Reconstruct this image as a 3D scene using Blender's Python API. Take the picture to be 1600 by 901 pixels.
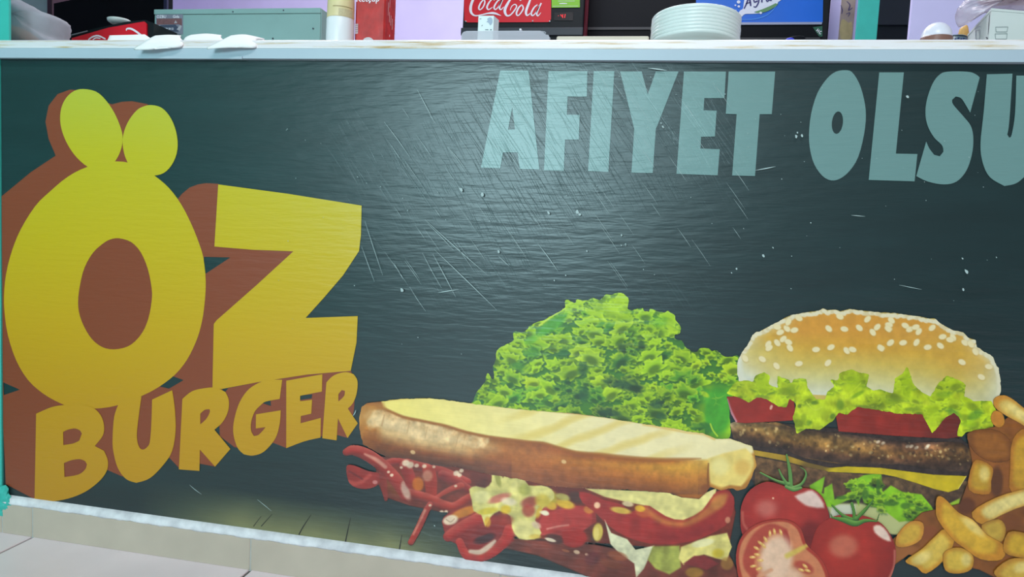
import bpy, bmesh, math, random
import numpy as np
from mathutils import Vector, Matrix
from mathutils.geometry import delaunay_2d_cdt
random.seed(7); rng = np.random.default_rng(11)
scn = bpy.context.scene; C = scn.collection
for o in list(bpy.data.objects): bpy.data.objects.remove(o)

# ------------------------------------------------------------------ camera
S = 1.1                                              # metres per solved unit (floor tile = 0.495 m)
CAM = np.array([1.1021, -1.1084, 0.6167]) * S
YAW, PIT, ROL, FPX = -0.1860, -0.0787, 0.0507, 1101.45
def axes():
    y, p, r = YAW, PIT, ROL
    f = np.array([math.sin(y)*math.cos(p), math.cos(y)*math.cos(p), math.sin(p)])
    r0 = np.array([math.cos(y), -math.sin(y), 0.]); u0 = np.cross(r0, f)
    return math.cos(r)*r0 + math.sin(r)*u0, -math.sin(r)*r0 + math.cos(r)*u0, f
AR, AU, AF = axes()
cd = bpy.data.cameras.new('camera'); cam = bpy.data.objects.new('camera', cd); C.objects.link(cam)
cd.sensor_width = 36.; cd.lens = FPX/1600*36.; cd.clip_start = .02; cd.clip_end = 60
M = Matrix.Identity(4)
for i in range(3):
    M[i][0], M[i][1], M[i][2], M[i][3] = AR[i], AU[i], -AF[i], CAM[i]
cam.matrix_world = M
scn.camera = cam
def W(px, py, Y=0.):                                 # pixel -> point on the vertical plane at depth Y
    d = AF + AR*(px-800)/FPX - AU*(py-450.5)/FPX
    return CAM + (Y-CAM[1])/d[1]*d
def WA(x, y, Y=0.):                                  # the same for arrays
    d = AF[None] + np.outer((x-800)/FPX, AR) - np.outer((y-450.5)/FPX, AU)
    return CAM[None] + ((Y-CAM[1])/d[:, 1])[:, None]*d

# ------------------------------------------------------------------ world, lights, exposure
scn.view_settings.view_transform = 'Standard'; scn.view_settings.look = 'None'
scn.view_settings.gamma = 1; scn.view_settings.use_curve_mapping = False
scn.view_settings.exposure = -1.0
wd = bpy.data.worlds.new('world'); scn.world = wd; wd.use_nodes = True
wd.node_tree.nodes['Background'].inputs[0].default_value = (.90, .95, 1., 1)
wd.node_tree.nodes['Background'].inputs[1].default_value = 0.24
def area(name, loc, rot, sx, sy, e, col=(1, 1, 1)):
    l = bpy.data.lights.new(name, 'AREA'); l.shape = 'RECTANGLE'; l.size = sx; l.size_y = sy; l.energy = e; l.color = col
    o = bpy.data.objects.new(name, l); C.objects.link(o); o.location = loc; o.rotation_euler = rot; return o
area('shop_window_front_offscreen', (0.12, -4.6, 1.42), (math.radians(90), 0, math.radians(-8)), 1.5, 1.0, 240, (.62, .93, 1.))
area('ceiling_lamp_customer_side_offscreen', (1.3, -1.9, 2.70), (0, 0, 0), 1.25, .16, 88, (1., .92, .90))
area('ceiling_lamp_back_wall_offscreen', (.3, 2.1, 2.70), (0, 0, 0), 3.2, .16, 84, (.97, .95, 1.))
area('staff_side_fill_offscreen', (1.0, .95, 2.70), (0, 0, 0), 1.25, .16, 50, (.97, .95, 1.))  # extra fill, added to brighten the fronts of things behind the worktop

# ------------------------------------------------------------------ helpers
def srgb(c):
    c = np.asarray(c, float)/255.
    return np.where(c <= .04045, c/12.92, ((c+.055)/1.055)**2.4)
def rgba(c): v = srgb(c); return (float(v[0]), float(v[1]), float(v[2]), 1.)
MATS = {}
def mat(name, col, rough=.5, spec=.5, metal=0., noise=0., nscale=30., bump=0., alpha=1., trans=0., emit=0., coat=0.):
    if name in MATS: return MATS[name]
    m = bpy.data.materials.new(name); m.use_nodes = True; n = m.node_tree.nodes; l = m.node_tree.links
    b = n['Principled BSDF']; b.inputs['Base Color'].default_value = rgba(col)
    b.inputs['Roughness'].default_value = rough; b.inputs['Specular IOR Level'].default_value = spec
    b.inputs['Metallic'].default_value = metal; b.inputs['Alpha'].default_value = alpha
    b.inputs['Transmission Weight'].default_value = trans; b.inputs['Coat Weight'].default_value = coat
    if emit:
        b.inputs['Emission Color'].default_value = rgba(col); b.inputs['Emission Strength'].default_value = emit
    if noise or bump:
        g = n.new('ShaderNodeNewGeometry'); t = n.new('ShaderNodeTexNoise'); t.inputs['Scale'].default_value = nscale
        t.inputs['Detail'].default_value = 4; l.new(g.outputs['Position'], t.inputs['Vector'])
        if noise:
            r = n.new('ShaderNodeMix'); r.data_type = 'RGBA'; l.new(t.outputs['Fac'], r.inputs[0])
            r.inputs[6].default_value = rgba(np.clip(np.array(col)*(1-noise), 0, 255)); r.inputs[7].default_value = rgba(np.clip(np.array(col)*(1+noise), 0, 255))
            l.new(r.outputs[2], b.inputs['Base Color'])
        if bump:
            k = n.new('ShaderNodeBump'); k.inputs['Strength'].default_value = bump; k.inputs['Distance'].default_value = .004
            l.new(t.outputs['Fac'], k.inputs['Height']); l.new(k.outputs['Normal'], b.inputs['Normal'])
    MATS[name] = m; return m
def tag(o, label=None, cat=None, group=None, kind=None):
    if label: o['label'] = label
    if cat: o['category'] = cat
    if group: o['group'] = group
    if kind: o['kind'] = kind
    return o
def empty(name, loc=(0, 0, 0)):
    o = bpy.data.objects.new(name, None); C.objects.link(o); o.location = loc; return o
def link(name, me, m, parent=None):
    """me holds world coordinates; the object's origin is put at its base centre."""
    o = bpy.data.objects.new(name, me); C.objects.link(o)
    if m is not None and not me.materials: me.materials.append(m)
    if parent is not None:
        o.parent = parent; o.matrix_parent_inverse = Matrix.Identity(4)
        base = Vector((0, 0, 0)); q = parent
        while q is not None: base += Vector(q.location); q = q.parent
        o.location = -base
    return o
def recentre(o):
    me = o.data; n = len(me.vertices); co = np.empty(n*3); me.vertices.foreach_get('co', co); co = co.reshape(-1, 3)
    c = np.array([(co[:, 0].min()+co[:, 0].max())/2, (co[:, 1].min()+co[:, 1].max())/2, co[:, 2].min()])
    me.vertices.foreach_set('co', (co-c).ravel()); o.location = Vector(o.location)+Vector(c); me.update(); return o
def mesh(name, v, f, m, parent=None, smooth=False):
    me = bpy.data.meshes.new(name); me.from_pydata([tuple(map(float, p)) for p in v], [], f); me.update()
    if smooth: me.polygons.foreach_set('use_smooth', [True]*len(me.polygons))
    o = link(name, me, m, parent); return o
def box(name, a, b, m, parent=None, bev=.0, seg=2):
    bm = bmesh.new(); bmesh.ops.create_cube(bm, size=1)
    for v in bm.verts: v.co = Vector([(a[i]+b[i])/2+v.co[i]*(b[i]-a[i]) for i in range(3)])
    if bev: bmesh.ops.bevel(bm, geom=bm.edges[:], offset=bev, segments=seg, affect='EDGES', profile=.5)
    me = bpy.data.meshes.new(name); bm.to_mesh(me); bm.free()
    return link(name, me, m, parent)
def lathe(name, prof, c, m, parent=None, n=48, sx=1., sy=1.):
    v, f = [], []
    for r, z in prof:
        for k in range(n):
            a = 2*math.pi*k/n; v.append((c[0]+r*sx*math.cos(a), c[1]+r*sy*math.sin(a), c[2]+z))
    for i in range(len(prof)-1):
        for k in range(n): f.append((i*n+k, i*n+(k+1) % n, (i+1)*n+(k+1) % n, (i+1)*n+k))
    f.append(tuple(range(n-1, -1, -1))); f.append(tuple((len(prof)-1)*n+k for k in range(n)))
    return mesh(name, v, f, m, parent, smooth=True)
def tri(outer, holes=()):
    pts, loops = [], []
    for lp in (outer,)+tuple(holes):
        b = len(pts); pts += [Vector((p[0], p[1])) for p in lp]; loops.append([b+i for i in range(len(lp))])
    e = [(lp[i], lp[(i+1) % len(lp)]) for lp in loops for i in range(len(lp))]
    r = delaunay_2d_cdt(pts, e, [], 0, 1e-5)
    vs = [(p.x, p.y) for p in r[0]]; fs = []
    def ins(x, y, lp):
        c = False; n = len(lp)
        for i in range(n):
            x1, y1 = lp[i][:2]; x2, y2 = lp[(i+1) % n][:2]
            if (y1 > y) != (y2 > y) and x < (x2-x1)*(y-y1)/(y2-y1)+x1: c = not c
        return c
    for t in r[2]:
        x = sum(vs[i][0] for i in t)/3; y = sum(vs[i][1] for i in t)/3
        if ins(x, y, outer) and not any(ins(x, y, h) for h in holes): fs.append(tuple(t))
    return vs, fs
def crom(p, n=5, closed=True):
    p = [np.array(q, float) for q in p]; k = len(p); out = []
    for i in range(k if closed else k-1):
        g = (lambda j: p[j % k]) if closed else (lambda j: p[min(max(j, 0), k-1)])
        a, b, c, d = g(i-1), g(i), g(i+1), g(i+2)
        for s in range(n):
            t = s/n; out.append(.5*(2*b+(c-a)*t+(2*a-5*b+4*c-d)*t*t+(3*b-a-3*c+d)*t**3))
    if not closed: out.append(p[-1])
    return out
def soft(p, n=4, lim=38.):
    """round the shallow bends of a traced outline, keep its sharp corners"""
    p = [np.array(q, float) for q in p]; k = len(p); sharp = []
    for i in range(k):
        a, b = p[i]-p[i-1], p[(i+1) % k]-p[i]; ang = abs(math.degrees(math.atan2(a[0]*b[1]-a[1]*b[0], a@b)))
        if ang > lim: sharp.append(i)
    if len(sharp) < 1: return crom(p, n)
    out = []
    for j, i in enumerate(sharp):
        e = sharp[(j+1) % len(sharp)]; m_ = (e-i) % k or k; seg = [p[(i+t) % k] for t in range(m_+1)]
        out += crom(seg, n, False)[:-1] if len(seg) > 2 else [seg[0]]
    return out
def flat(name, outer, m, Y, parent=None, holes=(), smooth=0, round_=False):
    if round_: outer = soft(outer); holes = [soft(h) for h in holes]
    """flat print / panel traced in photo pixels, standing on the vertical plane y = Y"""
    if smooth: outer = crom(outer, smooth)
    v, f = tri([tuple(p) for p in outer], [[tuple(q) for q in h] for h in holes])
    return mesh(name, [W(a, b, Y) for a, b in v], [t[::-1] for t in f], m, parent)
def ribbon(pts, n=6):
    q = crom(pts, n, closed=False); L, R = [], []
    for i, p in enumerate(q):
        a = q[max(i-1, 0)][:2]; b = q[min(i+1, len(q)-1)][:2]; t = b-a; t = t/(np.hypot(*t)+1e-9); nn = np.array([-t[1], t[0]])
        w = max(p[2], .05)/2; L.append(p[:2]+nn*w); R.append(p[:2]-nn*w)
    return L, R
def strokes(name, sts, m, Y, parent=None, n=6):
    """hand-lettered strokes (x, y, width in pixels) as one flat mesh on the plane y = Y"""
    v, f = [], []
    for s in sts:
        L, R = ribbon(s, n); b = len(v)
        for a, c in zip(L, R): v += [W(a[0], a[1], Y), W(c[0], c[1], Y)]
        for i in range(len(L)-1): f.append((b+2*i, b+2*i+1, b+2*i+3, b+2*i+2))
    return mesh(name, v, f, m, parent)
def text(name, s, p0, h, Y, m, parent=None, shear=0., bold=0.):
    """lettering whose baseline starts at pixel p0, h pixels tall"""
    a = W(*p0, Y); k = np.linalg.norm(W(p0[0], p0[1]-h, Y)-a)
    cu = bpy.data.curves.new(name, 'FONT'); cu.body = s; cu.size = k*1.38; cu.shear = shear; cu.offset = bold*k; cu.resolution_u = 3
    t = bpy.data.objects.new(name, cu); C.objects.link(t)
    dg = bpy.context.evaluated_depsgraph_get(); me = bpy.data.meshes.new_from_object(t.evaluated_get(dg)); bpy.data.objects.remove(t)
    co = np.empty(len(me.vertices)*3); me.vertices.foreach_get('co', co); co = co.reshape(-1, 3)
    me.vertices.foreach_set('co', np.stack([a[0]+co[:, 0], np.full(len(co), Y), a[2]+co[:, 1]], 1).ravel()); me.update(); me.materials.clear()
    return link(name, me, m, parent)

# ------------------------------------------------------------------ big surfaces
zT = 0.8889*S; zB = 0.0709*S                         # banner top and bottom
XL = -0.078                                          # left end of the banner
XR = 2.12
TILE = .495
m_tile = mat('floor_tile_ceramic', (240, 224, 230), .35, .5, noise=.05, nscale=6)
m_grout = mat('grey_grout', (92, 90, 88), .9, .2, noise=.2, nscale=80)
fl = box('floor', (-2.2, -4.9, -.06), (4.2, 3.2, -.004), m_grout); tag(fl, kind='structure'); recentre(fl)
bm = bmesh.new(); bmesh.ops.create_cube(bm, size=1)
for v in bm.verts: v.co = Vector((v.co.x*(TILE-.006), v.co.y*(TILE-.006), v.co.z*.008))
bmesh.ops.bevel(bm, geom=[e for e in bm.edges if e.verts[0].co.z > 0 and e.verts[1].co.z > 0], offset=.0015, segments=1, affect='EDGES')
tme = bpy.data.meshes.new('tile'); bm.to_mesh(tme); bm.free(); tme.materials.append(m_tile)
for i in range(-3, 7):
    for j in range(-5, 0):
        o = bpy.data.objects.new('tile', tme); C.objects.link(o); o.parent = fl
        o.location = Vector((TILE*(i+.5), TILE*(j+.5)-.004, -.004))-Vector(fl.location)
m_teal = mat('teal_wall_paint', (58, 178, 165), .55, .4, noise=.05, nscale=25, bump=.05)
m_lav = mat('lavender_wall_paint', (214, 204, 246), .7, .3, noise=.03, nscale=8)
m_ceil = mat('white_ceiling_paint', (225, 226, 228), .8, .2, noise=.02, nscale=4)
wb = box('wall_back', (-2.2, 3.05, -.01), (4.2, 3.2, 2.8), m_lav); tag(wb, kind='structure'); recentre(wb)
o = box('wall_left', (-2.3, .03, -.01), (-2.2, 3.2, 2.8), m_lav); tag(o, kind='structure'); recentre(o)
ce = box('ceiling', (-2.2, -2.6, 2.8), (4.2, 3.2, 2.9), m_ceil); tag(ce, kind='structure'); recentre(ce)
for cx_, y, hw in ((1.3, -1.9, .65), (1.0, .95, .65), (.3, 2.1, 1.63)):   # fluorescent fittings; the staff-side one belongs to the added fill
    t = empty('ceiling_lamp', (cx_, y, 2.715)); tag(t, 'white fluorescent ceiling lamp over the %s' % {-1.9: 'customer floor in front of the counter', .95: 'staff side just behind the worktop, added as fill', 2.1: 'fridges along the back wall'}[y], 'lamp')
    box('housing', (cx_-hw, y-.1, 2.745), (cx_+hw, y+.1, 2.8), m_ceil, t, .008)
    for s_ in (-1, 1): box('end_cap', (cx_+s_*(hw-.005)-.02, y-.085, 2.715), (cx_+s_*(hw-.005)+.02, y+.085, 2.746), m_ceil, t, .004)
# teal wall at the left end of the counter
wl = box('wall_left', (XL-.5, .0205, .0), (XL, .60, .972), m_teal); tag(wl, kind='structure'); recentre(wl)
xq = W(17.3, 30, .026)[0]
wu = box('wall_left', (XL-.5, .0208, 1.0128), (xq, .0258, 2.8), m_teal); tag(wu, kind='structure'); recentre(wu)
wl2 = box('wall_left', (XL-.62, -2.4, .0), (XL-.5, .02, 2.8), m_teal); tag(wl2, kind='structure'); recentre(wl2)  # unseen run towards the customers, added to darken and tint the left end
box('plinth_face', (XL-.5, -.006, .0785), (XL, .0204, .972), m_teal, wl, .002)
# paint lumps squeezed out of the lower corner
bm = bmesh.new()
for (px, py, r) in [(2, 768, .016), (9, 778, .013), (14, 784, .011), (4, 789, .013), (10, 791, .009), (1, 800, .011), (17, 789, .007)]:
    p = W(px, py, -.006); k = bmesh.ops.create_icosphere(bm, subdivisions=2, radius=r)
    for v in k['verts']:
        v.co = Vector((v.co.x*1.1, v.co.y*.5, v.co.z)) * (1+.18*math.sin(v.co.x*400+v.co.z*310)) + Vector(p)
me = bpy.data.meshes.new('paint_lump'); bm.to_mesh(me); bm.free(); link('paint_lump', me, m_teal, wl)

# skirting of beige tiles with a white plaster bead on top
m_skirt = mat('beige_skirting_tile', (190, 174, 158), .4, .5, noise=.06, nscale=14)
m_joint = mat('pale_tile_joint', (176, 174, 170), .8, .3, noise=.1, nscale=60)
m_bead = mat('dirty_white_plaster', (214, 210, 218), .8, .3, noise=.2, nscale=45, bump=.25)
bb = box('baseboard_front', (XL-.5, -.0086, -.003), (XR, .03, .0640), m_joint); tag(bb, kind='structure'); recentre(bb)
edges = [XL-.5, XL+.004, 0., TILE, 2*TILE, 3*TILE, 4*TILE, XR]
for a, b in zip(edges[:-1], edges[1:]):
    box('tile', (a+.0011, -.0097, -.0005), (b-.0011, .0, .0642), m_skirt, bb, .0012, 1)
v, f = [], []; N = 260
for i in range(N+1):
    x = XL+.006+(XR-XL-.01)*i/N; j = [.0007*(math.sin(x*61+k*2.)+math.sin(x*143+k*4)+.6*math.sin(x*331+k)) for k in range(3)]
    for (y, z) in ((.003, .0635), (-.0101, .0632+j[0]), (-.0113, .0665+j[1]*.6), (-.0085, .0728+j[2]*.5), (-.0028, .0793), (.004, .0793)): v.append((x, y, z))
for i in range(N):
    for k in range(5): f.append((i*6+k, i*6+k+1, i*6+7+k, i*6+6+k))
mesh('plaster_bead', v, f, m_bead, bb, True)

# counter body and worktop
m_body = mat('counter_board', (120, 126, 122), .6, .3, noise=.05)
z0 = W(800, 93.2, -.014)[2]; z1 = W(800, 76.3, -.014)[2]; z2 = z1+.0215; TOPZ = z2
cb = empty('serving_counter', (1.0, .3, 0)); tag(cb, 'long serving counter behind the burger banner', 'counter')
box('front_board', (XL+.001, .0035, .061), (XR, .024, z0-.0002), m_body, cb)
for x in (XL+.001, 1.0, XR-.022): box('side_board', (x, .0242, .0), (x+.021, .60, z0-.0002), m_body, cb)
box('shelf', (XL+.024, .026, .45), (.999, .58, .468), m_body, cb); box('shelf', (1.022, .026, .45), (XR-.024, .58, .468), m_body, cb)

def edge_material():
    m = bpy.data.materials.new('white_laminate_stained'); m.use_nodes = True; n = m.node_tree.nodes; l = m.node_tree.links; b = n['Principled BSDF']
    g = n.new('ShaderNodeNewGeometry'); mp = n.new('ShaderNodeMapping'); mp.inputs['Scale'].default_value = (5, 60, 60); l.new(g.outputs['Position'], mp.inputs[0])
    t = n.new('ShaderNodeTexNoise'); t.inputs['Scale'].default_value = 1.6; t.inputs['Detail'].default_value = 6; t.inputs['Roughness'].default_value = .65; l.new(mp.outputs[0], t.inputs[0])
    r = n.new('ShaderNodeValToRGB'); e = r.color_ramp.elements
    e[0].position = .24; e[0].color = rgba((92, 72, 54)); e[1].position = .50; e[1].color = rgba((226, 225, 228))
    q = e.new(.33); q.color = rgba((196, 168, 120)); q = e.new(.41); q.color = rgba((214, 206, 192))
    l.new(t.outputs[0], r.inputs[0]); l.new(r.outputs[0], b.inputs['Base Color']); b.inputs['Roughness'].default_value = .4
    return m
m_top = edge_material()
m_fascia = mat('white_laminate_fascia', (172, 188, 200), .38, .5, noise=.025, nscale=9)
ct = empty('countertop', (1.0, .3, z0)); tag(ct, 'white laminate worktop with brown stains along its front edge', 'worktop')
x0, x1 = XL-.5, XR+.03
def prism(name, prof, xa, xb, m, parent):
    k = len(prof); v = [(xa, y, z) for y, z in prof]+[(xb, y, z) for y, z in prof]
    f = [(i, (i+1) % k, k+(i+1) % k, k+i) for i in range(k)]+[tuple(range(k-1, -1, -1)), tuple(range(k, 2*k))]
    return mesh(name, v, f, m, parent)
TOPP = [(-.014, z1+.0003), (-.0135, z1+.003), (-.001, z2-.005), (.006, z2-.0012), (.014, z2), (.0205, z2), (.0205, z1+.0003)]
tr = empty('trim_1', (XL-.25, 0, z0)); tag(tr, kind='structure')
prism('edge_fascia', [(-.014, z0), (-.014, z1), (.0205, z1), (.0205, z0)], x0, XL, m_fascia, tr)
prism('top_edge', TOPP, x0, XL, m_top, tr)
prism('edge_fascia', [(-.014, z0), (-.014, z1), (.0205, z1), (.0205, z0)], XL, x1, m_fascia, ct)
prism('top_edge', TOPP, XL, x1, m_top, ct)
box('top_board', (XL-.499, .0207, z0), (x1, .66, z2), m_top, ct)
box('edge_lip', (XL, -.0158, z0-.0012), (.46, -.0135, z0+.0035), m_fascia, ct)

# ------------------------------------------------------------------ the printed banner
def print_material(name, setcol):
    m = bpy.data.materials.new(name); m.use_nodes = True; n = m.node_tree.nodes; l = m.node_tree.links; b = n['Principled BSDF']
    g = n.new('ShaderNodeNewGeometry')
    def streak(rot, sc, detail, rough):
        a = n.new('ShaderNodeMapping'); a.inputs['Rotation'].default_value = (0, rot, 0); l.new(g.outputs['Position'], a.inputs[0])
        a2 = n.new('ShaderNodeMapping'); a2.inputs['Scale'].default_value = sc; l.new(a.outputs[0], a2.inputs[0])
        t = n.new('ShaderNodeTexNoise'); t.inputs['Scale'].default_value = 1.; t.inputs['Detail'].default_value = detail; t.inputs['Roughness'].default_value = rough
        l.new(a2.outputs[0], t.inputs[0]); return t.outputs[0]
    def math_(op, a, bb):
        x = n.new('ShaderNodeMath'); x.operation = op
        for i, q in enumerate((a, bb)):
            if isinstance(q, (int, float)): x.inputs[i].default_value = q
            else: l.new(q, x.inputs[i])
        return x.outputs[0]
    h1 = streak(.03, (15, 1, 92), 2.5, .55)                       # brushed horizontal ripples
    h2 = streak(math.radians(-52), (5, 1, 420), 2, .5)         # long diagonal scuffs
    h3 = streak(math.radians(-60), (11, 1, 700), 1, .5)
    mk = streak(0, (2.2, 1, 3.2), 2, .5)
    s2 = n.new('ShaderNodeMapRange'); s2.inputs[1].default_value = .60; s2.inputs[2].default_value = .72; l.new(h2, s2.inputs[0])
    s3 = n.new('ShaderNodeMapRange'); s3.inputs[1].default_value = .62; s3.inputs[2].default_value = .74; l.new(h3, s3.inputs[0])
    mm = n.new('ShaderNodeMapRange'); mm.inputs[1].default_value = .42; mm.inputs[2].default_value = .60; l.new(mk, mm.inputs[0])
    # the scuffed patch lies in the middle of the banner
    d_ = n.new('ShaderNodeVectorMath'); d_.operation = 'MULTIPLY'; o_ = n.new('ShaderNodeVectorMath'); o_.operation = 'SUBTRACT'; o_.inputs[1].default_value = (1.0, 0, .76); d_.inputs[1].default_value = (2.6, 0, 3.0)
    l.new(g.outputs['Position'], o_.inputs[0]); l.new(o_.outputs[0], d_.inputs[0]); ln = n.new('ShaderNodeVectorMath'); ln.operation = 'LENGTH'; l.new(d_.outputs[0], ln.inputs[0])
    pm = n.new('ShaderNodeMapRange'); pm.inputs[1].default_value = 1.05; pm.inputs[2].default_value = .55; l.new(ln.outputs['Value'], pm.inputs[0])
    sc = math_('MULTIPLY', math_('MULTIPLY', math_('ADD', s2.outputs[0], s3.outputs[0]), mm.outputs[0]), pm.outputs[0])
    hh = math_('ADD', math_('MULTIPLY', h1, 1.), math_('MULTIPLY', sc, -.22))
    k = n.new('ShaderNodeBump'); k.inputs['Strength'].default_value = .42; k.inputs['Distance'].default_value = .0022
    l.new(hh, k.inputs['Height']); l.new(k.outputs['Normal'], b.inputs['Normal'])
    b.inputs['Roughness'].default_value = .34; b.inputs['Specular IOR Level'].default_value = .62
    setcol(n, l, b, g, h1)
    src = b.inputs['Base Color'].links[0].from_socket; wm = n.new('ShaderNodeMix'); wm.data_type = 'RGBA'
    l.new(math_('MULTIPLY', sc, .20), wm.inputs[0]); l.new(src, wm.inputs[6]); wm.inputs[7].default_value = rgba((150, 176, 178)); l.new(wm.outputs[2], b.inputs['Base Color'])
    return m
def col_attr(n, l, b, g, h1):
    a = n.new('ShaderNodeAttribute'); a.attribute_name = 'ink'
    l.new(a.outputs['Color'], b.inputs['Base Color'])
def col_ramp(axis, lo, hi, stops):
    def fn(n, l, b, g, h1):
        s = n.new('ShaderNodeSeparateXYZ'); l.new(g.outputs['Position'], s.inputs[0])
        mr = n.new('ShaderNodeMapRange'); mr.inputs[1].default_value = lo; mr.inputs[2].default_value = hi; l.new(s.outputs[axis], mr.inputs[0])
        r = n.new('ShaderNodeValToRGB'); e = r.color_ramp.elements
        e[0].position, e[0].color = stops[0][0], rgba(stops[0][1]); e[1].position, e[1].color = stops[-1][0], rgba(stops[-1][1])
        for p, c in stops[1:-1]: q = e.new(p); q.color = rgba(c)
        l.new(mr.outputs[0], r.inputs[0]); l.new(r.outputs[0], b.inputs['Base Color'])
    return fn
def col_flat(c):
    def fn(n, l, b, g, h1):
        r = n.new('ShaderNodeRGB'); r.outputs[0].default_value = rgba(c); l.new(r.outputs[0], b.inputs['Base Color'])
    return fn
m_ink = print_material('printed_vinyl', col_attr)
m_yel = print_material('yellow_ink', col_ramp(2, .08, .92, [(0, (190, 132, 6)), (.25, (196, 142, 3)), (.45, (202, 158, 0)), (.65, (200, 172, 0)), (.85, (194, 180, 14)), (1, (184, 186, 50))]))
m_brn = print_material('brown_ink', col_flat((136, 62, 34)))
m_pale = print_material('pale_green_ink', col_flat((106, 140, 138)))

# ---- a small painter: each printed picture element is painted in photo pixels on its own layer
def vn(x, y, sc, seed=0):
    x = np.asarray(x)/sc+seed*17.31; y = np.asarray(y)/sc+seed*9.77
    xi = np.floor(x).astype(np.int64); yi = np.floor(y).astype(np.int64); fx = x-xi; fy = y-yi
    fx = fx*fx*(3-2*fx); fy = fy*fy*(3-2*fy)
    def h(a, b):
        n = (a*374761393+b*668265263+seed*974711) & 0xffffffff; n = ((n ^ (n >> 13))*1274126177) & 0xffffffff
        return ((n ^ (n >> 16)) & 0xffff)/65535.
    return (h(xi, yi)*(1-fx)+h(xi+1, yi)*fx)*(1-fy)+(h(xi, yi+1)*(1-fx)+h(xi+1, yi+1)*fx)*fy
def fbm(x, y, sc, seed=0, o=3):
    s = 0; a = .5; t = 0
    for i in range(o): s = s+a*vn(x, y, sc/2**i, seed+i); t += a; a *= .55
    return s/t
class Layer:
    def __init__(s, x0, y0, x1, y1):
        s.x0, s.y0 = int(x0), int(y0); s.w, s.h = int(x1-x0)+1, int(y1-y0)+1
        s.rgb = np.zeros((s.h, s.w, 3)); s.a = np.zeros((s.h, s.w))
        s.Y, s.X = np.mgrid[s.y0:s.y0+s.h, s.x0:s.x0+s.w].astype(float)
    def sub(s, xa, ya, xb, yb):
        i0 = max(int(xa)-s.x0, 0); i1 = min(int(xb)-s.x0+2, s.w); j0 = max(int(ya)-s.y0, 0); j1 = min(int(yb)-s.y0+2, s.h)
        return (slice(j0, j1), slice(i0, i1)) if i1 > i0 and j1 > j0 else None
    def put(s, sl, m, col, al, add, mod=None):
        col = np.asarray(col, float); m = m*al
        if mod is not None: col = np.clip(col*mod[sl][..., None], 0, 255)
        if add: s.a[sl] = np.maximum(s.a[sl], m)
        s.rgb[sl] = s.rgb[sl]*(1-m[..., None])+col*m[..., None]
    def pmask(s, p, fe):
        p = np.array(p, float); sl = s.sub(p[:, 0].min()-fe-2, p[:, 1].min()-fe-2, p[:, 0].max()+fe+2, p[:, 1].max()+fe+2)
        if sl is None: return None, None
        X, Y = s.X[sl], s.Y[sl]; ins = np.zeros(X.shape, bool); d = np.full(X.shape, 1e9)
        for i in range(len(p)):
            ax, ay = p[i]; bx, by = p[(i+1) % len(p)]
            if ay != by: ins ^= ((ay > Y) != (by > Y)) & (X < (bx-ax)*(Y-ay)/(by-ay)+ax)
            L = (bx-ax)**2+(by-ay)**2+1e-9; t = np.clip(((X-ax)*(bx-ax)+(Y-ay)*(by-ay))/L, 0, 1)
            d = np.minimum(d, np.hypot(X-ax-t*(bx-ax), Y-ay-t*(by-ay)))
        sd = np.where(ins, d, -d); t = np.clip(sd/(2*fe)+.5, 0, 1); return sl, t*t*(3-2*t)
    def poly(s, p, col, fe=.8, al=1., add=True, sm=0, mod=None):
        if sm: p = crom(p, sm)
        sl, m = s.pmask(p, fe)
        if sl is not None: s.put(sl, m, col, al, add, mod)
        return s
    def blob(s, x, y, rx, ry, col, ang=0., al=1., so=.5, add=False, mod=None):
        R = max(rx, ry)*1.3+2; sl = s.sub(x-R, y-R, x+R, y+R)
        if sl is None: return s
        c, q = math.cos(math.radians(ang)), math.sin(math.radians(ang)); dx = s.X[sl]-x; dy = s.Y[sl]-y
        r = np.hypot((dx*c+dy*q)/rx, (-dx*q+dy*c)/ry); t = np.clip((1+so*.5-r)/max(so, .02), 0, 1); s.put(sl, t*t*(3-2*t), col, al, add, mod); return s
    def line(s, pts, col, al=1., so=1., add=False, w=None, hi=None, lo=None):
        q = crom([(p[0], p[1], p[2] if len(p) > 2 else w) for p in pts], 6, False); q = np.array(q); R = q[:, 2].max()+so+2
        sl = s.sub(q[:, 0].min()-R, q[:, 1].min()-R, q[:, 0].max()+R, q[:, 1].max()+R)
        if sl is None: return s
        X, Y = s.X[sl], s.Y[sl]; best = np.full(X.shape, -1e9); off = np.zeros(X.shape)
        for a, b in zip(q[:-1], q[1:]):
            dx, dy = b[0]-a[0], b[1]-a[1]; L = dx*dx+dy*dy+1e-9; t = np.clip(((X-a[0])*dx+(Y-a[1])*dy)/L, 0, 1)
            wd_ = (a[2]+(b[2]-a[2])*t)/2; d = np.hypot(X-a[0]-t*dx, Y-a[1]-t*dy); v = wd_-d
            o = (Y-a[1]-t*dy)/np.maximum(wd_, .5); up = v > best; best = np.where(up, v, best); off = np.where(up, o, off)
        m = np.clip(best/so+.5, 0, 1); c = np.zeros(X.shape+(3,))+np.asarray(col, float)
        if hi is not None: c = c+(np.asarray(hi, float)-c)*np.clip(-off, 0, 1)[..., None]
        if lo is not None: c = c+(np.asarray(lo, float)-c)*np.clip(off, 0, 1)[..., None]
        s.put(sl, m, c, al, add); return s
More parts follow.
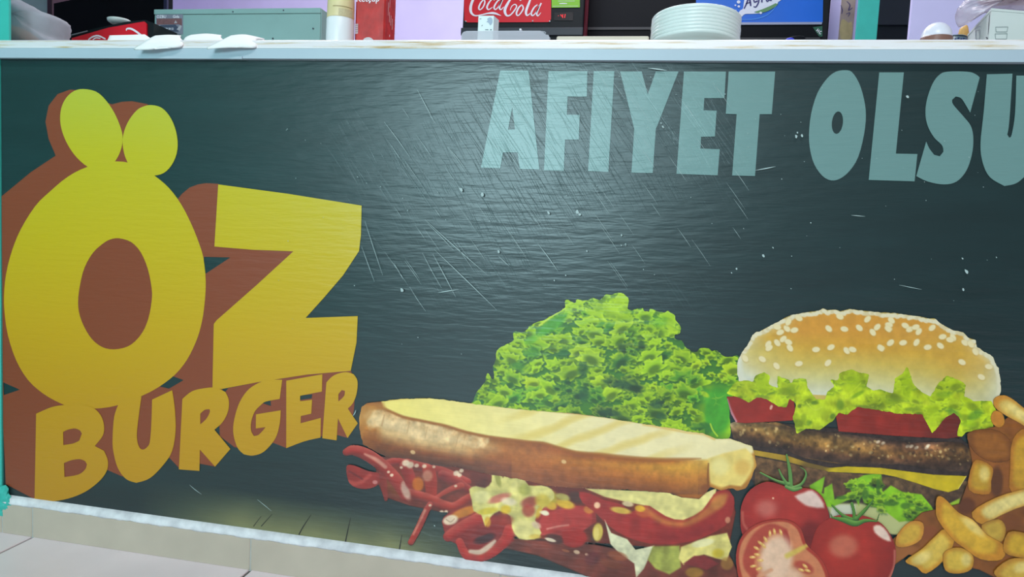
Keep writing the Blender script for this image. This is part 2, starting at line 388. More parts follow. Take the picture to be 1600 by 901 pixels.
    def patch(s, cols, al=1., fe=1., add=False):
        """colour control grid: cols = [(x, ytop, ybottom, [colours top to bottom])]"""
        xs = np.array([c[0] for c in cols], float); xx = np.clip(s.X[0], xs[0], xs[-1])
        yt = np.interp(xx, xs, [c[1] for c in cols]); yb = np.interp(xx, xs, [c[2] for c in cols])
        k = max(len(c[3]) for c in cols); G = np.array([[c[3][min(i, len(c[3])-1)] for i in range(k)] for c in cols], float)
        g = np.stack([np.stack([np.interp(xx, xs, G[:, i, ch]) for ch in range(3)], -1) for i in range(k)])   # k,w,3
        v = np.clip((s.Y-yt)/(yb-yt), 0, 1)*(k-1); i0 = np.clip(np.floor(v).astype(int), 0, k-2); f_ = (v-i0)[..., None]
        cx = np.broadcast_to(np.arange(s.w), s.X.shape); col = g[i0, cx]*(1-f_)+g[i0+1, cx]*f_
        m = np.clip((s.Y-yt)/fe+.5, 0, 1)*np.clip((yb-s.Y)/fe+.5, 0, 1)*((s.X >= xs[0]) & (s.X <= xs[-1]))
        s.put((slice(None), slice(None)), m, col, al, add); return s
    def grain(s, sc, amp, seed=1, o=3):
        s.rgb = np.clip(s.rgb*(1+amp*2*(fbm(s.X, s.Y, sc, seed, o)-.5))[..., None], 0, 255); return s
    def ragged(s, sc, amp, seed=3):
        """fray the outline by amp pixels"""
        k = s.a.copy()
        for _ in range(int(amp)+1):
            k = (k+np.roll(k, 1, 0)+np.roll(k, -1, 0)+np.roll(k, 1, 1)+np.roll(k, -1, 1))/5
        s.a = np.clip((k-.5+(fbm(s.X, s.Y, sc, seed, 2)-.5)*.75)*2.2+.5, 0, 1); return s
LAYERZ = [.0012]
def nexty(): LAYERZ[0] += .00016; return -LAYERZ[0]
def ink(name, L, parent, step=1):
    yo = nexty(); a = np.pad(L.a, 1); rgb = np.pad(L.rgb, ((1, 1), (1, 1), (0, 0)), mode='edge')
    bl = (a*2+np.roll(a, 1, 0)+np.roll(a, -1, 0)+np.roll(a, 1, 1)+np.roll(a, -1, 1))/6; bl[0] = bl[-1] = 0; bl[:, 0] = bl[:, -1] = 0
    h, w = bl.shape; Y, X = np.mgrid[0:h, 0:w].astype(float)
    gy, gx = np.gradient(bl); g2 = gx*gx+gy*gy+1e-4; out = bl < .5; st = np.clip((.5-bl)/g2, 0, 20)
    dx = np.clip(gx*st, -1, 1); dy = np.clip(gy*st, -1, 1)
    X = np.where(out, X+dx, X)+L.x0-1; Y = np.where(out, Y+dy, Y)+L.y0-1
    hi = bl >= .5; cell = hi[:-1, :-1] | hi[1:, :-1] | hi[:-1, 1:] | hi[1:, 1:]
    idx = np.arange(h*w).reshape(h, w); q = np.stack([idx[:-1, :-1][cell], idx[1:, :-1][cell], idx[1:, 1:][cell], idx[:-1, 1:][cell]], 1)
    # colour bleeds outwards where a vertex lies outside the painted mask
    wgt = (bl > .3).astype(float); acc = rgb*wgt[..., None]; n_ = wgt.copy()
    for dy_, dx_ in ((1, 0), (-1, 0), (0, 1), (0, -1), (1, 1), (-1, -1), (1, -1), (-1, 1)):
        ww = np.roll(np.roll(wgt, dy_, 0), dx_, 1); acc += np.roll(np.roll(rgb, dy_, 0), dx_, 1)*ww[..., None]*.001; n_ += ww*.001
    rgb = np.where(n_[..., None] > 0, acc/np.maximum(n_, 1e-9)[..., None], rgb)
    used, inv = np.unique(q, return_inverse=True); q = inv.reshape(-1, 4)
    P = WA(X.ravel()[used], Y.ravel()[used], yo); me = bpy.data.meshes.new(name)
    me.vertices.add(len(used)); me.vertices.foreach_set('co', P.ravel().astype(np.float32))
    me.loops.add(q.size); me.loops.foreach_set('vertex_index', q.ravel().astype(np.int32))
    me.polygons.add(len(q)); me.polygons.foreach_set('loop_start', np.arange(0, q.size, 4, dtype=np.int32)); me.update(calc_edges=True)
    c = np.ones((len(used), 4), np.float32); c[:, :3] = srgb(np.clip(rgb.reshape(-1, 3)[used]*np.array((1.05, .99, .86)), 0, 255))   # warm ink set
    at = me.attributes.new('ink', 'FLOAT_COLOR', 'POINT'); at.data.foreach_set('color', c.ravel())
    me.materials.append(m_ink); return link(name, me, None, parent)

bn = empty('printed_banner', (1.0, 0, zB)); tag(bn, 'dark green printed banner with food pictures and yellow lettering on the counter front', 'banner')
# backing sheet: dark chalkboard green fading to an olive plank table at the bottom
nx, nz = 420, 210
xs = np.linspace(XL, XR, nx); zs = np.linspace(zB, z0+.004, nz); XX, ZZ = np.meshgrid(xs, zs)
def unW(x, z, Y=0.):
    d = np.stack([x-CAM[0], np.full_like(x, Y-CAM[1]), z-CAM[2]], -1); k = d@AF
    return 800+FPX*(d@AR)/k, 450.5-FPX*(d@AU)/k
PX, PY = unW(XX, ZZ)
base = np.zeros(XX.shape+(3,))+np.array((26, 46, 48.))
base = base*(1+.22*(fbm(PX, PY*6, 160, 5)-.5)[..., None])
yb_line = 775+.1425*PX; dist = yb_line-PY                                  # pixels above the lower edge
t = np.clip((150-dist)/150, 0, 1)[..., None]; base = base*(1-.5*t)+np.array((36, 40, 42.))*.5*t
ol = np.clip((64-dist)/52, 0, 1)*np.clip((PX-215)/170, 0, 1)*np.clip((800-PX)/190, 0, 1)
ol = ol*(.75+.5*fbm(PX, PY, 60, 8)); base = base*(1-ol[..., None])+np.array((126, 124, 84.))*ol[..., None]
me = bpy.data.meshes.new('sheet')
v = [(x, -.001, z) for x, z in zip(XX.ravel(), ZZ.ravel())]
f = [(j*nx+i, j*nx+i+1, (j+1)*nx+i+1, (j+1)*nx+i) for j in range(nz-1) for i in range(nx-1)]
k0 = len(v); v += [(XL, .003, zB), (XR, .003, zB), (XR, .003, z0+.004), (XL, .003, z0+.004)]
f += [(k0+3, k0+2, k0+1, k0)]
me.from_pydata(v, [], f); me.update(); cc = np.ones((len(v), 4), np.float32); cc[:k0, :3] = srgb(base.reshape(-1, 3))
at = me.attributes.new('ink', 'FLOAT_COLOR', 'POINT'); at.data.foreach_set('color', cc.ravel()); me.materials.append(m_ink)
sheet = link('sheet', me, None, bn)
# plank joints of the printed table
y_ = nexty(); m_dk = print_material('dark_joint_ink', col_flat((34, 36, 30)))
for st_ in [[(548, 808, .8), (543, 830, 1.6), (539, 850, 2.2)], [(628, 835, .8), (624, 858, 2.2)], [(486, 804, .7), (474, 822, 1.6), (467, 835, 1.8)], [(425, 803, .7), (408, 822, 1.4)], [(408, 806, .6), (396, 822, 1.2)]]:
    strokes('printed_plank_joint', [st_], m_dk, y_, bn)

# ---- yellow name sign: brown drop shadow, then the letters
y_ = nexty()
egg1 = [(130, 139), (150, 143), (165, 156), (178, 175), (187, 195), (191.5, 212), (190, 230), (183, 247), (172, 259), (155, 264), (138, 261), (120, 246), (107, 228), (98, 208), (94, 188), (96, 168), (104, 152), (116, 142)]
egg2 = [(237, 164), (252, 168), (264, 180), (273, 198), (277.5, 220), (276, 240), (268, 258), (256, 270), (241, 274), (224, 272), (206, 262), (196, 246), (191.6, 224), (194, 205), (202, 187), (214, 172), (225, 166)]
shadow = [(-3, 311), (19, 293), (48, 269), (87, 243), (76, 217), (71, 190), (76, 165), (90, 147), (109, 140), (131, 141), (160, 158), (175, 163), (190, 159), (206, 158), (230, 162.5), (238, 172), (240, 272), (277, 312), (284, 303), (296, 293), (309, 288), (322, 286), (341, 287), (400, 340), (459, 392.5), (400, 447), (340, 500), (336, 604), (346, 607), (351, 613), (357, 606), (407, 596), (479, 585), (548, 578.5), (556, 596), (553, 640), (544, 684), (528, 679.5), (510, 680), (478, 685), (447.5, 699.5), (427, 691.5), (400, 700), (366.5, 698.4), (343.5, 681), (343, 665), (335, 670), (340, 700), (336, 728.5), (312, 724), (280, 731), (264, 714), (240, 735), (191, 744), (168, 734), (130, 760), (70, 778), (54, 779.5), (30, 767), (9, 756), (2, 600)]
hl = [[(319, 401), (360, 402), (322, 427), (316, 424)], [(270, 587.5), (287, 593.5), (264, 607), (248, 603)], [(5, 597), (31, 608.5), (6, 617)], [(410, 629.5), (423, 624), (423.4, 634)], [(466, 618), (488, 615.6), (487, 622), (466, 625)]]
flat('printed_letter_shadow', shadow, m_brn, y_, bn, hl)
y_ = nexty()
O_out = crom([(180, 252), (215, 258), (241, 274), (264, 293.5), (283, 319), (299, 350), (311, 380), (318, 404), (321.5, 441), (319, 480), (314, 509), (306, 534), (292, 562), (273.4, 585), (248.5, 604), (222, 618), (183, 633), (146, 638), (110, 634), (95, 630), (68, 615), (43.5, 593), (25, 562), (12.5, 524), (7.3, 490), (6.2, 462), (9.5, 428), (18.6, 392), (32.5, 358), (55, 322), (77, 300), (106, 276), (137, 260.5)], 3)
O_in = crom([(186, 372), (205, 378), (220, 394), (231, 420), (237, 450), (237, 470), (232, 497), (222, 520), (205, 538), (185, 545), (165, 544), (148, 534), (135, 517), (125, 494), (122, 472), (125, 445), (132, 418), (145, 395), (160, 381), (172, 374)], 3)
lo = flat('printed_letter', O_out, m_yel, y_, bn, [O_in]); lo['label'] = 'yellow letter O with two dots'
y2 = nexty(); d1 = flat('umlaut_dot', egg1, m_yel, y2, lo, smooth=3); d2 = flat('umlaut_dot', egg2, m_yel, y2-.00008, lo, smooth=3)
Zp = [(341, 288), (450, 302.6), (565, 321), (564, 367), (561, 392), (536, 430), (506, 465), (477.5, 496.5), (559, 493.6), (557, 535), (548, 579), (479, 585), (407, 596), (346, 607.5), (332, 606), (334, 506), (338.6, 500), (400, 446), (458.5, 392.4), (395, 390), (335, 385)]
y_ = nexty(); flat('printed_letter', Zp, m_yel, y_, bn)['label'] = 'large yellow letter Z'
y_ = nexty()
Bp = [(56.5, 646), (80, 636), (100, 632.5), (125, 632), (145, 636.7), (157, 648), (162.5, 664), (160.7, 680), (148, 696.4), (162.5, 704), (168.7, 720), (166.5, 736), (154.5, 752), (133, 768), (106.6, 778.5), (77, 783), (54, 779)]
flat('printed_letter', Bp, m_yel, y_, bn, [[(98.6, 674.6), (106, 671), (117, 669), (125, 672), (128, 677), (124, 688), (114.6, 692.4), (99, 695)], [(100, 723), (112, 718.5), (125, 717), (133, 720), (136, 725), (133, 733), (122.6, 741), (100.7, 745)]], round_=True)
flat('printed_letter', [(185, 631.4), (203, 624), (221, 619), (217, 648), (214, 674.6), (214.5, 688), (217, 697), (220, 701), (223, 702), (226.5, 701), (231, 697), (234, 690.6), (236.3, 666.6), (237.7, 624), (269, 609.3), (273, 637), (274.4, 672), (269, 704), (256, 725), (234.5, 746.5), (213, 754), (197, 748), (184, 730.5), (177, 704), (176, 682.6), (178.5, 650.6)], m_yel, y_, bn, round_=True)
flat('printed_letter', [(285, 623), (300, 611), (320.4, 606), (337.7, 605.5), (352, 612), (357.3, 624), (356.5, 641.6), (348, 659), (335, 671), (360, 701), (336, 728.7), (312.3, 702), (311.7, 735.3), (279.5, 733)], m_yel, y_-.00004, bn, [[(313, 646), (320, 640), (327.6, 639), (327.6, 644.5), (322, 654.5), (313, 662.6)]], round_=True)
flat('printed_letter', [(441, 593), (437, 623), (415.6, 627), (407, 633), (398, 643), (392.5, 659), (392.5, 673), (397, 681), (404, 679), (411, 672), (415, 667), (399.7, 669), (400, 647), (438.7, 640.7), (437, 662), (430, 685), (412.7, 705), (395.4, 711.4), (381, 709.4), (371, 699), (364.5, 676), (366.5, 653), (375, 627), (389.6, 607), (410, 595.4), (424, 593)], m_yel, y_, bn, round_=True)
flat('printed_letter', [(447.3, 594.5), (503.6, 584.4), (503, 611.3), (469, 618), (469, 626.6), (487.7, 624.3), (486.3, 646), (470, 649.6), (469.6, 661), (501.3, 652.5), (500.7, 683.4), (476, 689), (447.3, 699.8)], m_yel, y_, bn, round_=True)
flat('printed_letter', [(510, 597), (522, 586), (540, 581), (552.6, 584.4), (558.7, 595.4), (557, 615.6), (551, 630), (543.4, 638), (559, 661), (543, 684), (528, 653), (526, 687.7), (503.6, 684.3)], m_yel, y_, bn, [[(528.7, 615.6), (534, 609), (539, 610.4), (537.6, 618.5), (528.7, 627)]], round_=True)

# ---- pale headline
y_ = nexty()
OLo = crom([(1320, 109.5), (1331, 112.5), (1342.4, 130), (1350, 155), (1353, 180), (1350, 210), (1341, 245), (1327.4, 267), (1312.4, 279), (1298.7, 281.7), (1285, 274.7), (1272.5, 257), (1266, 235), (1264, 210), (1267.5, 177), (1277.4, 145), (1292.4, 122.5), (1306, 112)], 3)
OLi = [(1308.4+8.7*math.cos(a)-1.5*math.sin(a)*-1, 191.6-17.5*math.sin(a)) for a in [2*math.pi*i/24 for i in range(24)]]
head = [([(781.5, 110), (826, 110), (842.8, 264.7), (812, 263.8), (808.8, 238), (786, 238), (781.7, 263), (751.5, 261.6)], [[(800.4, 168), (804.6, 202.3), (794, 202.3)]]),
 ([(857, 111), (917.8, 111), (917, 150.8), (887, 150.8), (885.8, 179.2), (906, 179.2), (904.4, 218), (883, 218), (881, 266.7), (850, 266)], []),
 ([(927.7, 111), (960, 111), (950.6, 268.4), (918.9, 267)], []),
 ([(968.9, 111.5), (1002.6, 111.5), (1012, 147.3), (1024.8, 111.5), (1060.3, 111.5), (1027, 196.5), (1024.8, 201), (1020, 270.2), (986.6, 269.5), (991, 201)], []),
 ([(1068.7, 111.7), (1134.2, 111.7), (1132, 153.2), (1100.5, 153.2), (1099.4, 172.3), (1119.8, 172.8), (1117, 213.2), (1095.4, 213.6), (1094.5, 232), (1124.7, 233), (1121.3, 273.8), (1057, 271.5)], []),
 ([(1138.6, 111.7), (1211.2, 111.7), (1205.9, 178.3), (1187, 178.3), (1179.7, 274.9), (1144, 274), (1151, 178.3), (1134, 177.7)], []),
 (OLo, [OLi]),
 ([(1373.8, 113), (1412.3, 113), (1399.8, 239.8), (1433.5, 240.5), (1429, 283.2), (1357.3, 281)], []),
 ([(1479.7, 112), (1512, 112), (1524.6, 116), (1530.8, 121), (1515.9, 176), (1509.6, 165), (1502, 153.7), (1493.4, 150.7), (1487.6, 156), (1489.6, 163.6), (1504.6, 181), (1517, 197), (1520.8, 217), (1518.4, 242), (1509.6, 267), (1494.6, 283.5), (1474.7, 288), (1449.7, 283.5), (1431.7, 275), (1447.2, 221), (1452.2, 232), (1459.7, 241.8), (1468.4, 244), (1474, 237), (1472, 227), (1459.7, 214.8), (1449.7, 197), (1446, 177), (1448.5, 155), (1457, 131), (1467, 117.5)], []),
 ([(1542, 116), (1582, 115), (1577, 190), (1573.8, 210), (1577, 215), (1580.8, 210), (1586, 177), (1588, 118), (1632, 118), (1622, 225), (1608, 265), (1590, 285), (1569.5, 290.5), (1547, 277), (1535.8, 255), (1532, 225), (1537, 175)], []),
 ([(1645, 118), (1680, 118), (1700, 200), (1705, 119), (1740, 119), (1728, 292), (1695, 291), (1675, 215), (1668, 290), (1630, 289)], [])]
for ch, (o_, h_) in zip('AFIYETOLSUN', head): flat('printed_letter', o_, m_pale, y_, bn, h_, round_=ch in 'SU')['label'] = 'pale green capital letter %s' % ch

# ------------------------------------------------------------------ printed food pictures
def worley(X, Y, sc, seed):
    wx = X+14*(fbm(X, Y, 30, seed)-.5)+5*(fbm(X, Y, 9, seed+4)-.5); wy = Y+14*(fbm(X, Y, 30, seed+9)-.5)+5*(fbm(X, Y, 9, seed+13)-.5)
    cx = np.floor(wx/sc).astype(int); cy = np.floor(wy/sc).astype(int); d1 = np.full(X.shape, 1e9); d2 = d1.copy(); idv = np.zeros(X.shape)
    for i in (-1, 0, 1):
        for j in (-1, 0, 1):
            n = ((cx+i)*73856093 ^ (cy+j)*19349663 ^ seed*83492791) & 0xffffff
            rx = ((n*1103515245+12345) >> 8 & 0xffff)/65535.; ry = ((n*69069+1) >> 7 & 0xffff)/65535.
            d = np.hypot((cx+i+.15+.7*rx)*sc-wx, (cy+j+.15+.7*ry)*sc-wy); up = d < d1
            d2 = np.where(up, d1, np.minimum(d2, d)); idv = np.where(up, (n % 997)/997., idv); d1 = np.where(up, d, d1)
    return d1/sc, d2/sc, idv
LIME, LEAF, DEEP = np.array((168, 206, 26.)), np.array((96, 160, 34.)), np.array((38, 92, 46.))
def frilly(L, sc, seed, yellow=0.):
    d1, d2, idv = worley(L.X, L.Y, sc, seed); rim = np.clip(1-(d2-d1)/.24, 0, 1); hole = np.clip((d2-d1-.20)/.45, 0, 1)
    tone = fbm(L.X, L.Y, 38, seed+2); hole = hole*np.clip(.35+1.3*idv*tone*1.6, 0, 1)
    c = np.zeros(L.rgb.shape)+np.array((134, 182, 26.)); sl = np.clip((L.Y-L.Y.min())/(np.ptp(L.Y)+1), 0, 1)
    lit = np.clip(.55+.9*(vn(L.X+.35*L.Y, L.Y, 17, seed+6)-.5), 0, 1)
    c = c*(1-.45*(1-lit)[..., None])+LEAF*.45*(1-lit)[..., None]
    h = hole[..., None]; c = c*(1-h)+(LEAF*.45+DEEP*.55)*h
    r = (rim**1.3*(.55+.45*lit))[..., None]; c = c*(1-.75*r)+np.array((178, 214, 44.))*.75*r
    edge = np.clip(1-np.abs(d2-d1-.26)/.07, 0, 1)[..., None]*.35*idv[..., None]; return c*(1-edge)+DEEP*edge
# lettuce head
L = Layer(732, 448, 1165, 700)
L.poly([(740, 625), (747, 610), (757.5, 597), (760, 584), (763, 582), (768, 592), (772, 590), (770, 573), (775, 560), (776, 548), (788, 539.6), (803.7, 531), (801, 522), (805, 516.5), (819.6, 519), (828, 508), (850, 499), (879, 483), (884, 479), (882, 470), (886, 467.4), (893, 471), (899, 473), (902, 467), (916, 470), (926, 464), (936.5, 469), (946.6, 459.6), (956.6, 461.6), (959.5, 458), (971, 457.3), (981, 464.5), (983, 472), (980, 481), (987, 484.7), (1004, 480), (1005.7, 485), (1014, 486), (1016, 481), (1026, 485.6), (1040, 488), (1043, 485), (1054.8, 492), (1056, 499), (1063.4, 510.7), (1062.6, 521), (1054.8, 523), (1056, 530), (1066, 532), (1070.6, 542.5), (1078, 546), (1080, 549), (1089.4, 549), (1092, 544), (1106.7, 543.5), (1112, 549), (1119.7, 546.5), (1130, 556), (1144, 557), (1155, 556), (1156, 602), (1140, 627), (1142, 671), (1136, 688), (1100, 690), (1008, 672), (922, 656), (835, 648), (740, 640)], (120, 170, 30), sm=2)
L.rgb[:] = (60, 118, 40)
DG, MG = (44, 112, 48), (74, 152, 44)
dark = [(862, 508, 30, 12, -32, MG), (829, 531, 15, 8, -20, (92, 164, 44)), (831, 551, 14, 10, 0, (78, 146, 42)), (809, 571, 16, 8, 0, (60, 124, 44)), (880, 552, 13, 8, -15, (38, 98, 48)), (815, 614, 17, 11, -15, (72, 152, 44)), (848, 629, 14, 8, 0, (84, 156, 44)), (884, 606, 19, 15, 30, (36, 100, 54)), (911, 577, 12, 14, 20, (38, 86, 50)), (913, 616, 12, 16, 0, (36, 92, 56)), (916, 491, 10, 8, 20, (88, 164, 36)), (949, 512, 17, 7, 8, (54, 128, 44)), (977, 524, 18, 8, 12, (58, 124, 40)), (971, 542, 8, 7, 0, (46, 84, 42)), (990, 544, 8, 11, 0, (70, 132, 40)), (1002, 537, 7, 6, 0, (44, 84, 42)), (1033, 561, 10, 10, 0, (46, 108, 42)), (936, 563, 11, 7, 10, (50, 112, 42)), (972, 601, 19, 10, 5, (38, 78, 54)), (930, 617, 22, 8, 38, (54, 126, 44)), (1026, 632, 14, 9, 0, (40, 80, 56)), (953, 645, 24, 8, 5, (34, 70, 52)), (1044, 603, 6, 9, 0, MG), (1006, 612, 9, 6, 0, (60, 120, 44)), (1024, 499, 16, 11, 0, (118, 184, 34)), (1122, 640, 20, 38, 5, (62, 156, 46)), (1092, 617, 18, 13, 0, (74, 164, 46)), (1131, 597, 14, 8, 0, (86, 168, 40)), (1098, 670, 15, 10, 0, (48, 112, 48)), (1033, 650, 12, 8, 0, (42, 88, 52)), (1065, 655, 14, 9, 10, (56, 124, 46)), (889, 634, 16, 8, 10, (40, 100, 50)), (1075, 590, 10, 8, 0, (70, 140, 40)), (965, 566, 7, 5, 0, (50, 110, 44)), (795, 597, 9, 7, 0, (70, 140, 40)), (775, 615, 7, 10, 0, (90, 160, 44)), (905, 536, 8, 5, 0, (60, 120, 40))]
MAC = Layer(732, 448, 1165, 700); MAC.rgb[:] = (136, 182, 20); MAC.rgb *= (.8+.4*fbm(MAC.X, MAC.Y, 34, 31))[..., None]
for x, y, a, b, g, c in dark: MAC.blob(x, y, a*1.1, b*1.1, c, g, .95, .5)
light = [(964, 478, 20, 15, 0, (164, 204, 24)), (948, 499, 32, 6, 22, (172, 210, 36)), (913, 554, 12, 8, 0, (184, 212, 80)), (1053, 510, 10, 15, 0, (168, 208, 30)), (894, 500, 9, 18, 12, (164, 206, 48)), (1107, 571, 30, 13, -8, (172, 206, 24)), (1134, 582, 15, 14, 0, (176, 206, 20)), (1100, 615, 9, 4, 30, (172, 206, 30)), (846, 504, 18, 4, -30, (176, 212, 60)), (808, 523, 6, 6, 0, (178, 210, 60)), (826, 600, 10, 8, 0, (170, 200, 24)), (950, 607, 20, 6, 32, (166, 204, 30)), (1000, 640, 10, 14, 0, (158, 200, 34)), (1016, 600, 14, 8, 10, (166, 206, 32)), (787, 560, 8, 12, 10, (160, 200, 40))]
for x, y, a, b, g, c in light: MAC.blob(x, y, a, b, c, g, .9, .7)
leaves = []
for i in range(720):
    x, y = rng.uniform(738, 1146), rng.uniform(455, 690)
    if (x > 1010 and y < 480) or (x > 1098 and y > 600): continue
    leaves.append((x, y, rng.uniform(6, 17) if rng.random() < .6 else rng.uniform(4, 8)))
leaves.sort(key=lambda t: t[1]+rng.uniform(-26, 26))
def ruffle(L, x, y, R, seed, m=None):
    if m is None: m = MAC.rgb[int(np.clip(y-448, 0, 252)), int(np.clip(x-732, 0, 433))]
    lum = m.sum()/360.
    k = int(rng.integers(4, 8)); ph = rng.uniform(0, 6.3); an = rng.uniform(-.6, .6); pts = []
    for j in range(26):
        t = 2*math.pi*j/26; r = R*(1+.20*math.sin(k*t+ph)+.12*math.sin((2*k+1)*t+ph*2)+.08*rng.normal())
        px_, py_ = r*1.2*math.cos(t), r*.72*math.sin(t); pts.append((x+px_*math.cos(an)-py_*math.sin(an), y+px_*math.sin(an)+py_*math.cos(an)))
    L.poly([(p[0]+1, p[1]+2.6) for p in pts], (30, 80, 40), 3.2, .62, False)
    rimc = np.clip(m*.35+np.array((186, 220, 46))*.65, 0, 255)*(.80+.22*min(lum, 1)); L.poly(pts, rimc, .7, 1, False)
    c = np.array((x, y+R*.10)); q = [c+(np.array(p)-c)*(.80+.06*rng.normal()) for p in pts]
    L.poly(q, m*.98, 2.2, .95, False)
    L.blob(x+rng.uniform(-.2, .2)*R, y+R*.26, R*.66, R*.38, m*.40+np.array((0, 16, 10)), math.degrees(an)+rng.uniform(-15, 15), .75, .9)
    L.blob(x+rng.uniform(-.4, .4)*R, y-R*.34, R*.5, R*.16, np.clip(m*.5+np.array((178, 210, 44))*.5, 0, 255), math.degrees(an), .55, .9)
for i, (x, y, R) in enumerate(leaves): ruffle(L, x, y, R, i)
# smoother broad leaves
w = np.clip((L.X-1088)/16, 0, 1)*np.clip((L.Y-592)/22, 0, 1)*np.clip((700-L.Y)/30, 0, 1); w = np.maximum(w, np.clip(1-np.hypot((L.X-862)/34, (L.Y-506+.62*(L.X-862))/13), 0, 1)**.5); w = np.maximum(w, .8*np.clip(1.3-np.hypot((L.X-962)/34, (L.Y-482)/22), 0, 1)); w = np.maximum(w, .75*np.clip(1.2-np.hypot((L.X-1040)/30, (L.Y-505)/20), 0, 1))[..., None]
mc = MAC.rgb*(.86+.28*fbm(L.X+L.Y*.5, L.Y-L.X*.2, 13, 41))[..., None]; L.rgb = L.rgb*(1-w)+mc*w
d1, d2, idv = worley(L.X, L.Y, 20, 77); rim = (np.clip(1-(d2-d1)/.10, 0, 1)*np.clip((fbm(L.X, L.Y, 30, 51)-.5)*6, 0, 1))[..., None]*w; L.rgb = L.rgb*(1-.5*rim)+np.array((186, 214, 60.))*.5*rim
for x, y, a, b, g, c in dark[:4]+[d for d in dark if sum(d[5]) < 190]: L.blob(x, y, a*.7, b*.7, c, g, .8, .8, mod=.8+.4*fbm(L.X, L.Y, 9, 45))
L.line([(1110, 662), (1114, 672), (1121, 681)], (166, 204, 50), w=2.4).line([(843, 508), (862, 494), (880, 483)], (184, 216, 70), w=3)
L.ragged(4.5, 1, 5); ink('printed_lettuce', L, bn)

# burger --------------------------------------------------------------
bg = empty('printed_burger', (0, 0, 0)); bg.parent = bn; bg.location = Vector((0, 0, 0))
bg.location = -Vector(bn.location)
L = Layer(1140, 650, 1530, 850)                          # lower stack: gaps, second patty, bottom leaves
L.poly([(1142, 662), (1215, 660), (1300, 668), (1500, 684), (1522, 700), (1518, 790), (1490, 812), (1480, 835), (1395, 835), (1300, 812), (1190, 780), (1170, 740), (1145, 690)], (46, 38, 40), 1)
L.patch([(1180, 713, 770, [(96, 72, 50), (84, 62, 46)]), (1300, 737, 775, [(98, 74, 54), (74, 52, 42)]), (1400, 746, 782, [(104, 82, 58), (62, 46, 40)]), (1518, 752, 800, [(84, 64, 46), (58, 42, 38)])])
L.grain(7, .5, 3)
L.poly([(1290, 786), (1345, 786), (1400, 800), (1440, 806), (1480, 822), (1480, 835), (1395, 835), (1300, 812)], (176, 184, 140), 3)
L.poly([(1300, 788), (1336, 788), (1338, 806), (1296, 812)], (196, 202, 204), 2)
for p, c in [([(1265, 758), (1289, 744), (1284, 770), (1300, 775), (1290, 790), (1270, 780)], (112, 168, 34)), ([(1288, 762), (1300, 755), (1304, 780), (1330, 768), (1332, 778), (1300, 792), (1286, 790)], (118, 176, 34)), ([(1324, 755), (1350, 742), (1377, 738), (1380, 780), (1372, 792), (1350, 785), (1345, 770), (1342, 790), (1335, 776)], (118, 180, 30)), ([(1380, 768), (1392, 758), (1410, 768), (1440, 772), (1455, 790), (1460, 800), (1430, 812), (1405, 815), (1380, 796), (1360, 790)], (124, 184, 26)), ([(1430, 800), (1465, 795), (1500, 778), (1496, 800), (1470, 822), (1430, 826)], (140, 176, 50))]:
    L.poly(p, c, 1.2, mod=.8+.4*fbm(L.X, L.Y, 16, 61))
for q_ in sorted([(rng.uniform(1325, 1455), rng.uniform(742, 812), rng.uniform(4, 9)) for _ in range(60)], key=lambda t: t[1]):
    j_, i_ = int(q_[1]-650), int(q_[0]-1140); cc_ = L.rgb[j_, i_]
    if cc_[1] > cc_[0]+25: ruffle(L, *q_, 0, cc_.copy())
for x, y, a, b in [(1352, 772, 5, 9), (1392, 786, 12, 4), (1415, 790, 8, 5), (1315, 777, 9, 3), (1372, 760, 3, 12), (1437, 796, 7, 3)]: L.blob(x, y, a, b, (54, 104, 34), 0, .75, .7)
ink('burger_filling', L, bg)
L = Layer(1170, 692, 1520, 776)                          # cheese slices
L.poly([(1176, 702), (1230, 711), (1262, 722), (1300, 731), (1296, 737), (1258, 729), (1225, 720), (1178, 711)], (166, 136, 44), 1)
L.poly([(1286, 731), (1323, 728), (1375, 730), (1420, 736), (1460, 741), (1511, 743), (1497.7, 764), (1482, 769), (1460, 764), (1433, 755), (1400, 745), (1380, 741), (1294, 737)], (192, 172, 22), 1)
L.line([(1511, 743), (1498, 764)], (216, 206, 120), w=2.5); L.blob(1275, 728, 26, 10, (70, 56, 40), 0, .6, .8); L.grain(14, .12); ink('cheese', L, bg)
L = Layer(1134, 652, 1528, 745)                          # main patty
L.poly([(1140, 662), (1150, 658), (1178, 659), (1215.6, 659), (1244.5, 670), (1305, 675), (1360, 682), (1420, 690), (1470, 690), (1500, 690), (1520, 704), (1521, 724), (1511, 738), (1460, 734), (1410, 725), (1352, 726), (1305, 724), (1259, 716), (1221, 700), (1178, 697), (1146, 685)], (112, 84, 52), 1)
L.patch([(1134, 656, 690, [(150, 146, 140), (126, 112, 96), (84, 66, 50)]), (1165, 657, 698, [(110, 88, 62), (132, 104, 62), (96, 68, 44), (54, 42, 40)]), (1240, 668, 712, [(70, 52, 42), (138, 108, 60), (126, 92, 52), (62, 44, 38)]), (1330, 678, 726, [(48, 38, 40), (128, 98, 62), (138, 104, 56), (84, 58, 44), (48, 40, 42)]), (1420, 690, 730, [(58, 40, 40), (124, 84, 62), (132, 92, 54), (92, 62, 44), (44, 38, 40)]), (1528, 690, 740, [(74, 54, 40), (108, 80, 46), (96, 70, 42), (58, 44, 38)])])
s_ = fbm(L.X, L.Y, 9, 71)[..., None]; L.rgb = np.clip(L.rgb*(.66+.68*s_), 0, 255)
for _ in range(120):
    x = rng.uniform(1150, 1515); y = 664+(x-1150)*.105+rng.uniform(-2, 28); r = rng.uniform(.8, 2.4)
    L.blob(x, y, r*1.3, r, (186, 164, 124) if rng.random() < .55 else (60, 42, 34), rng.uniform(0, 180), .6, .8)
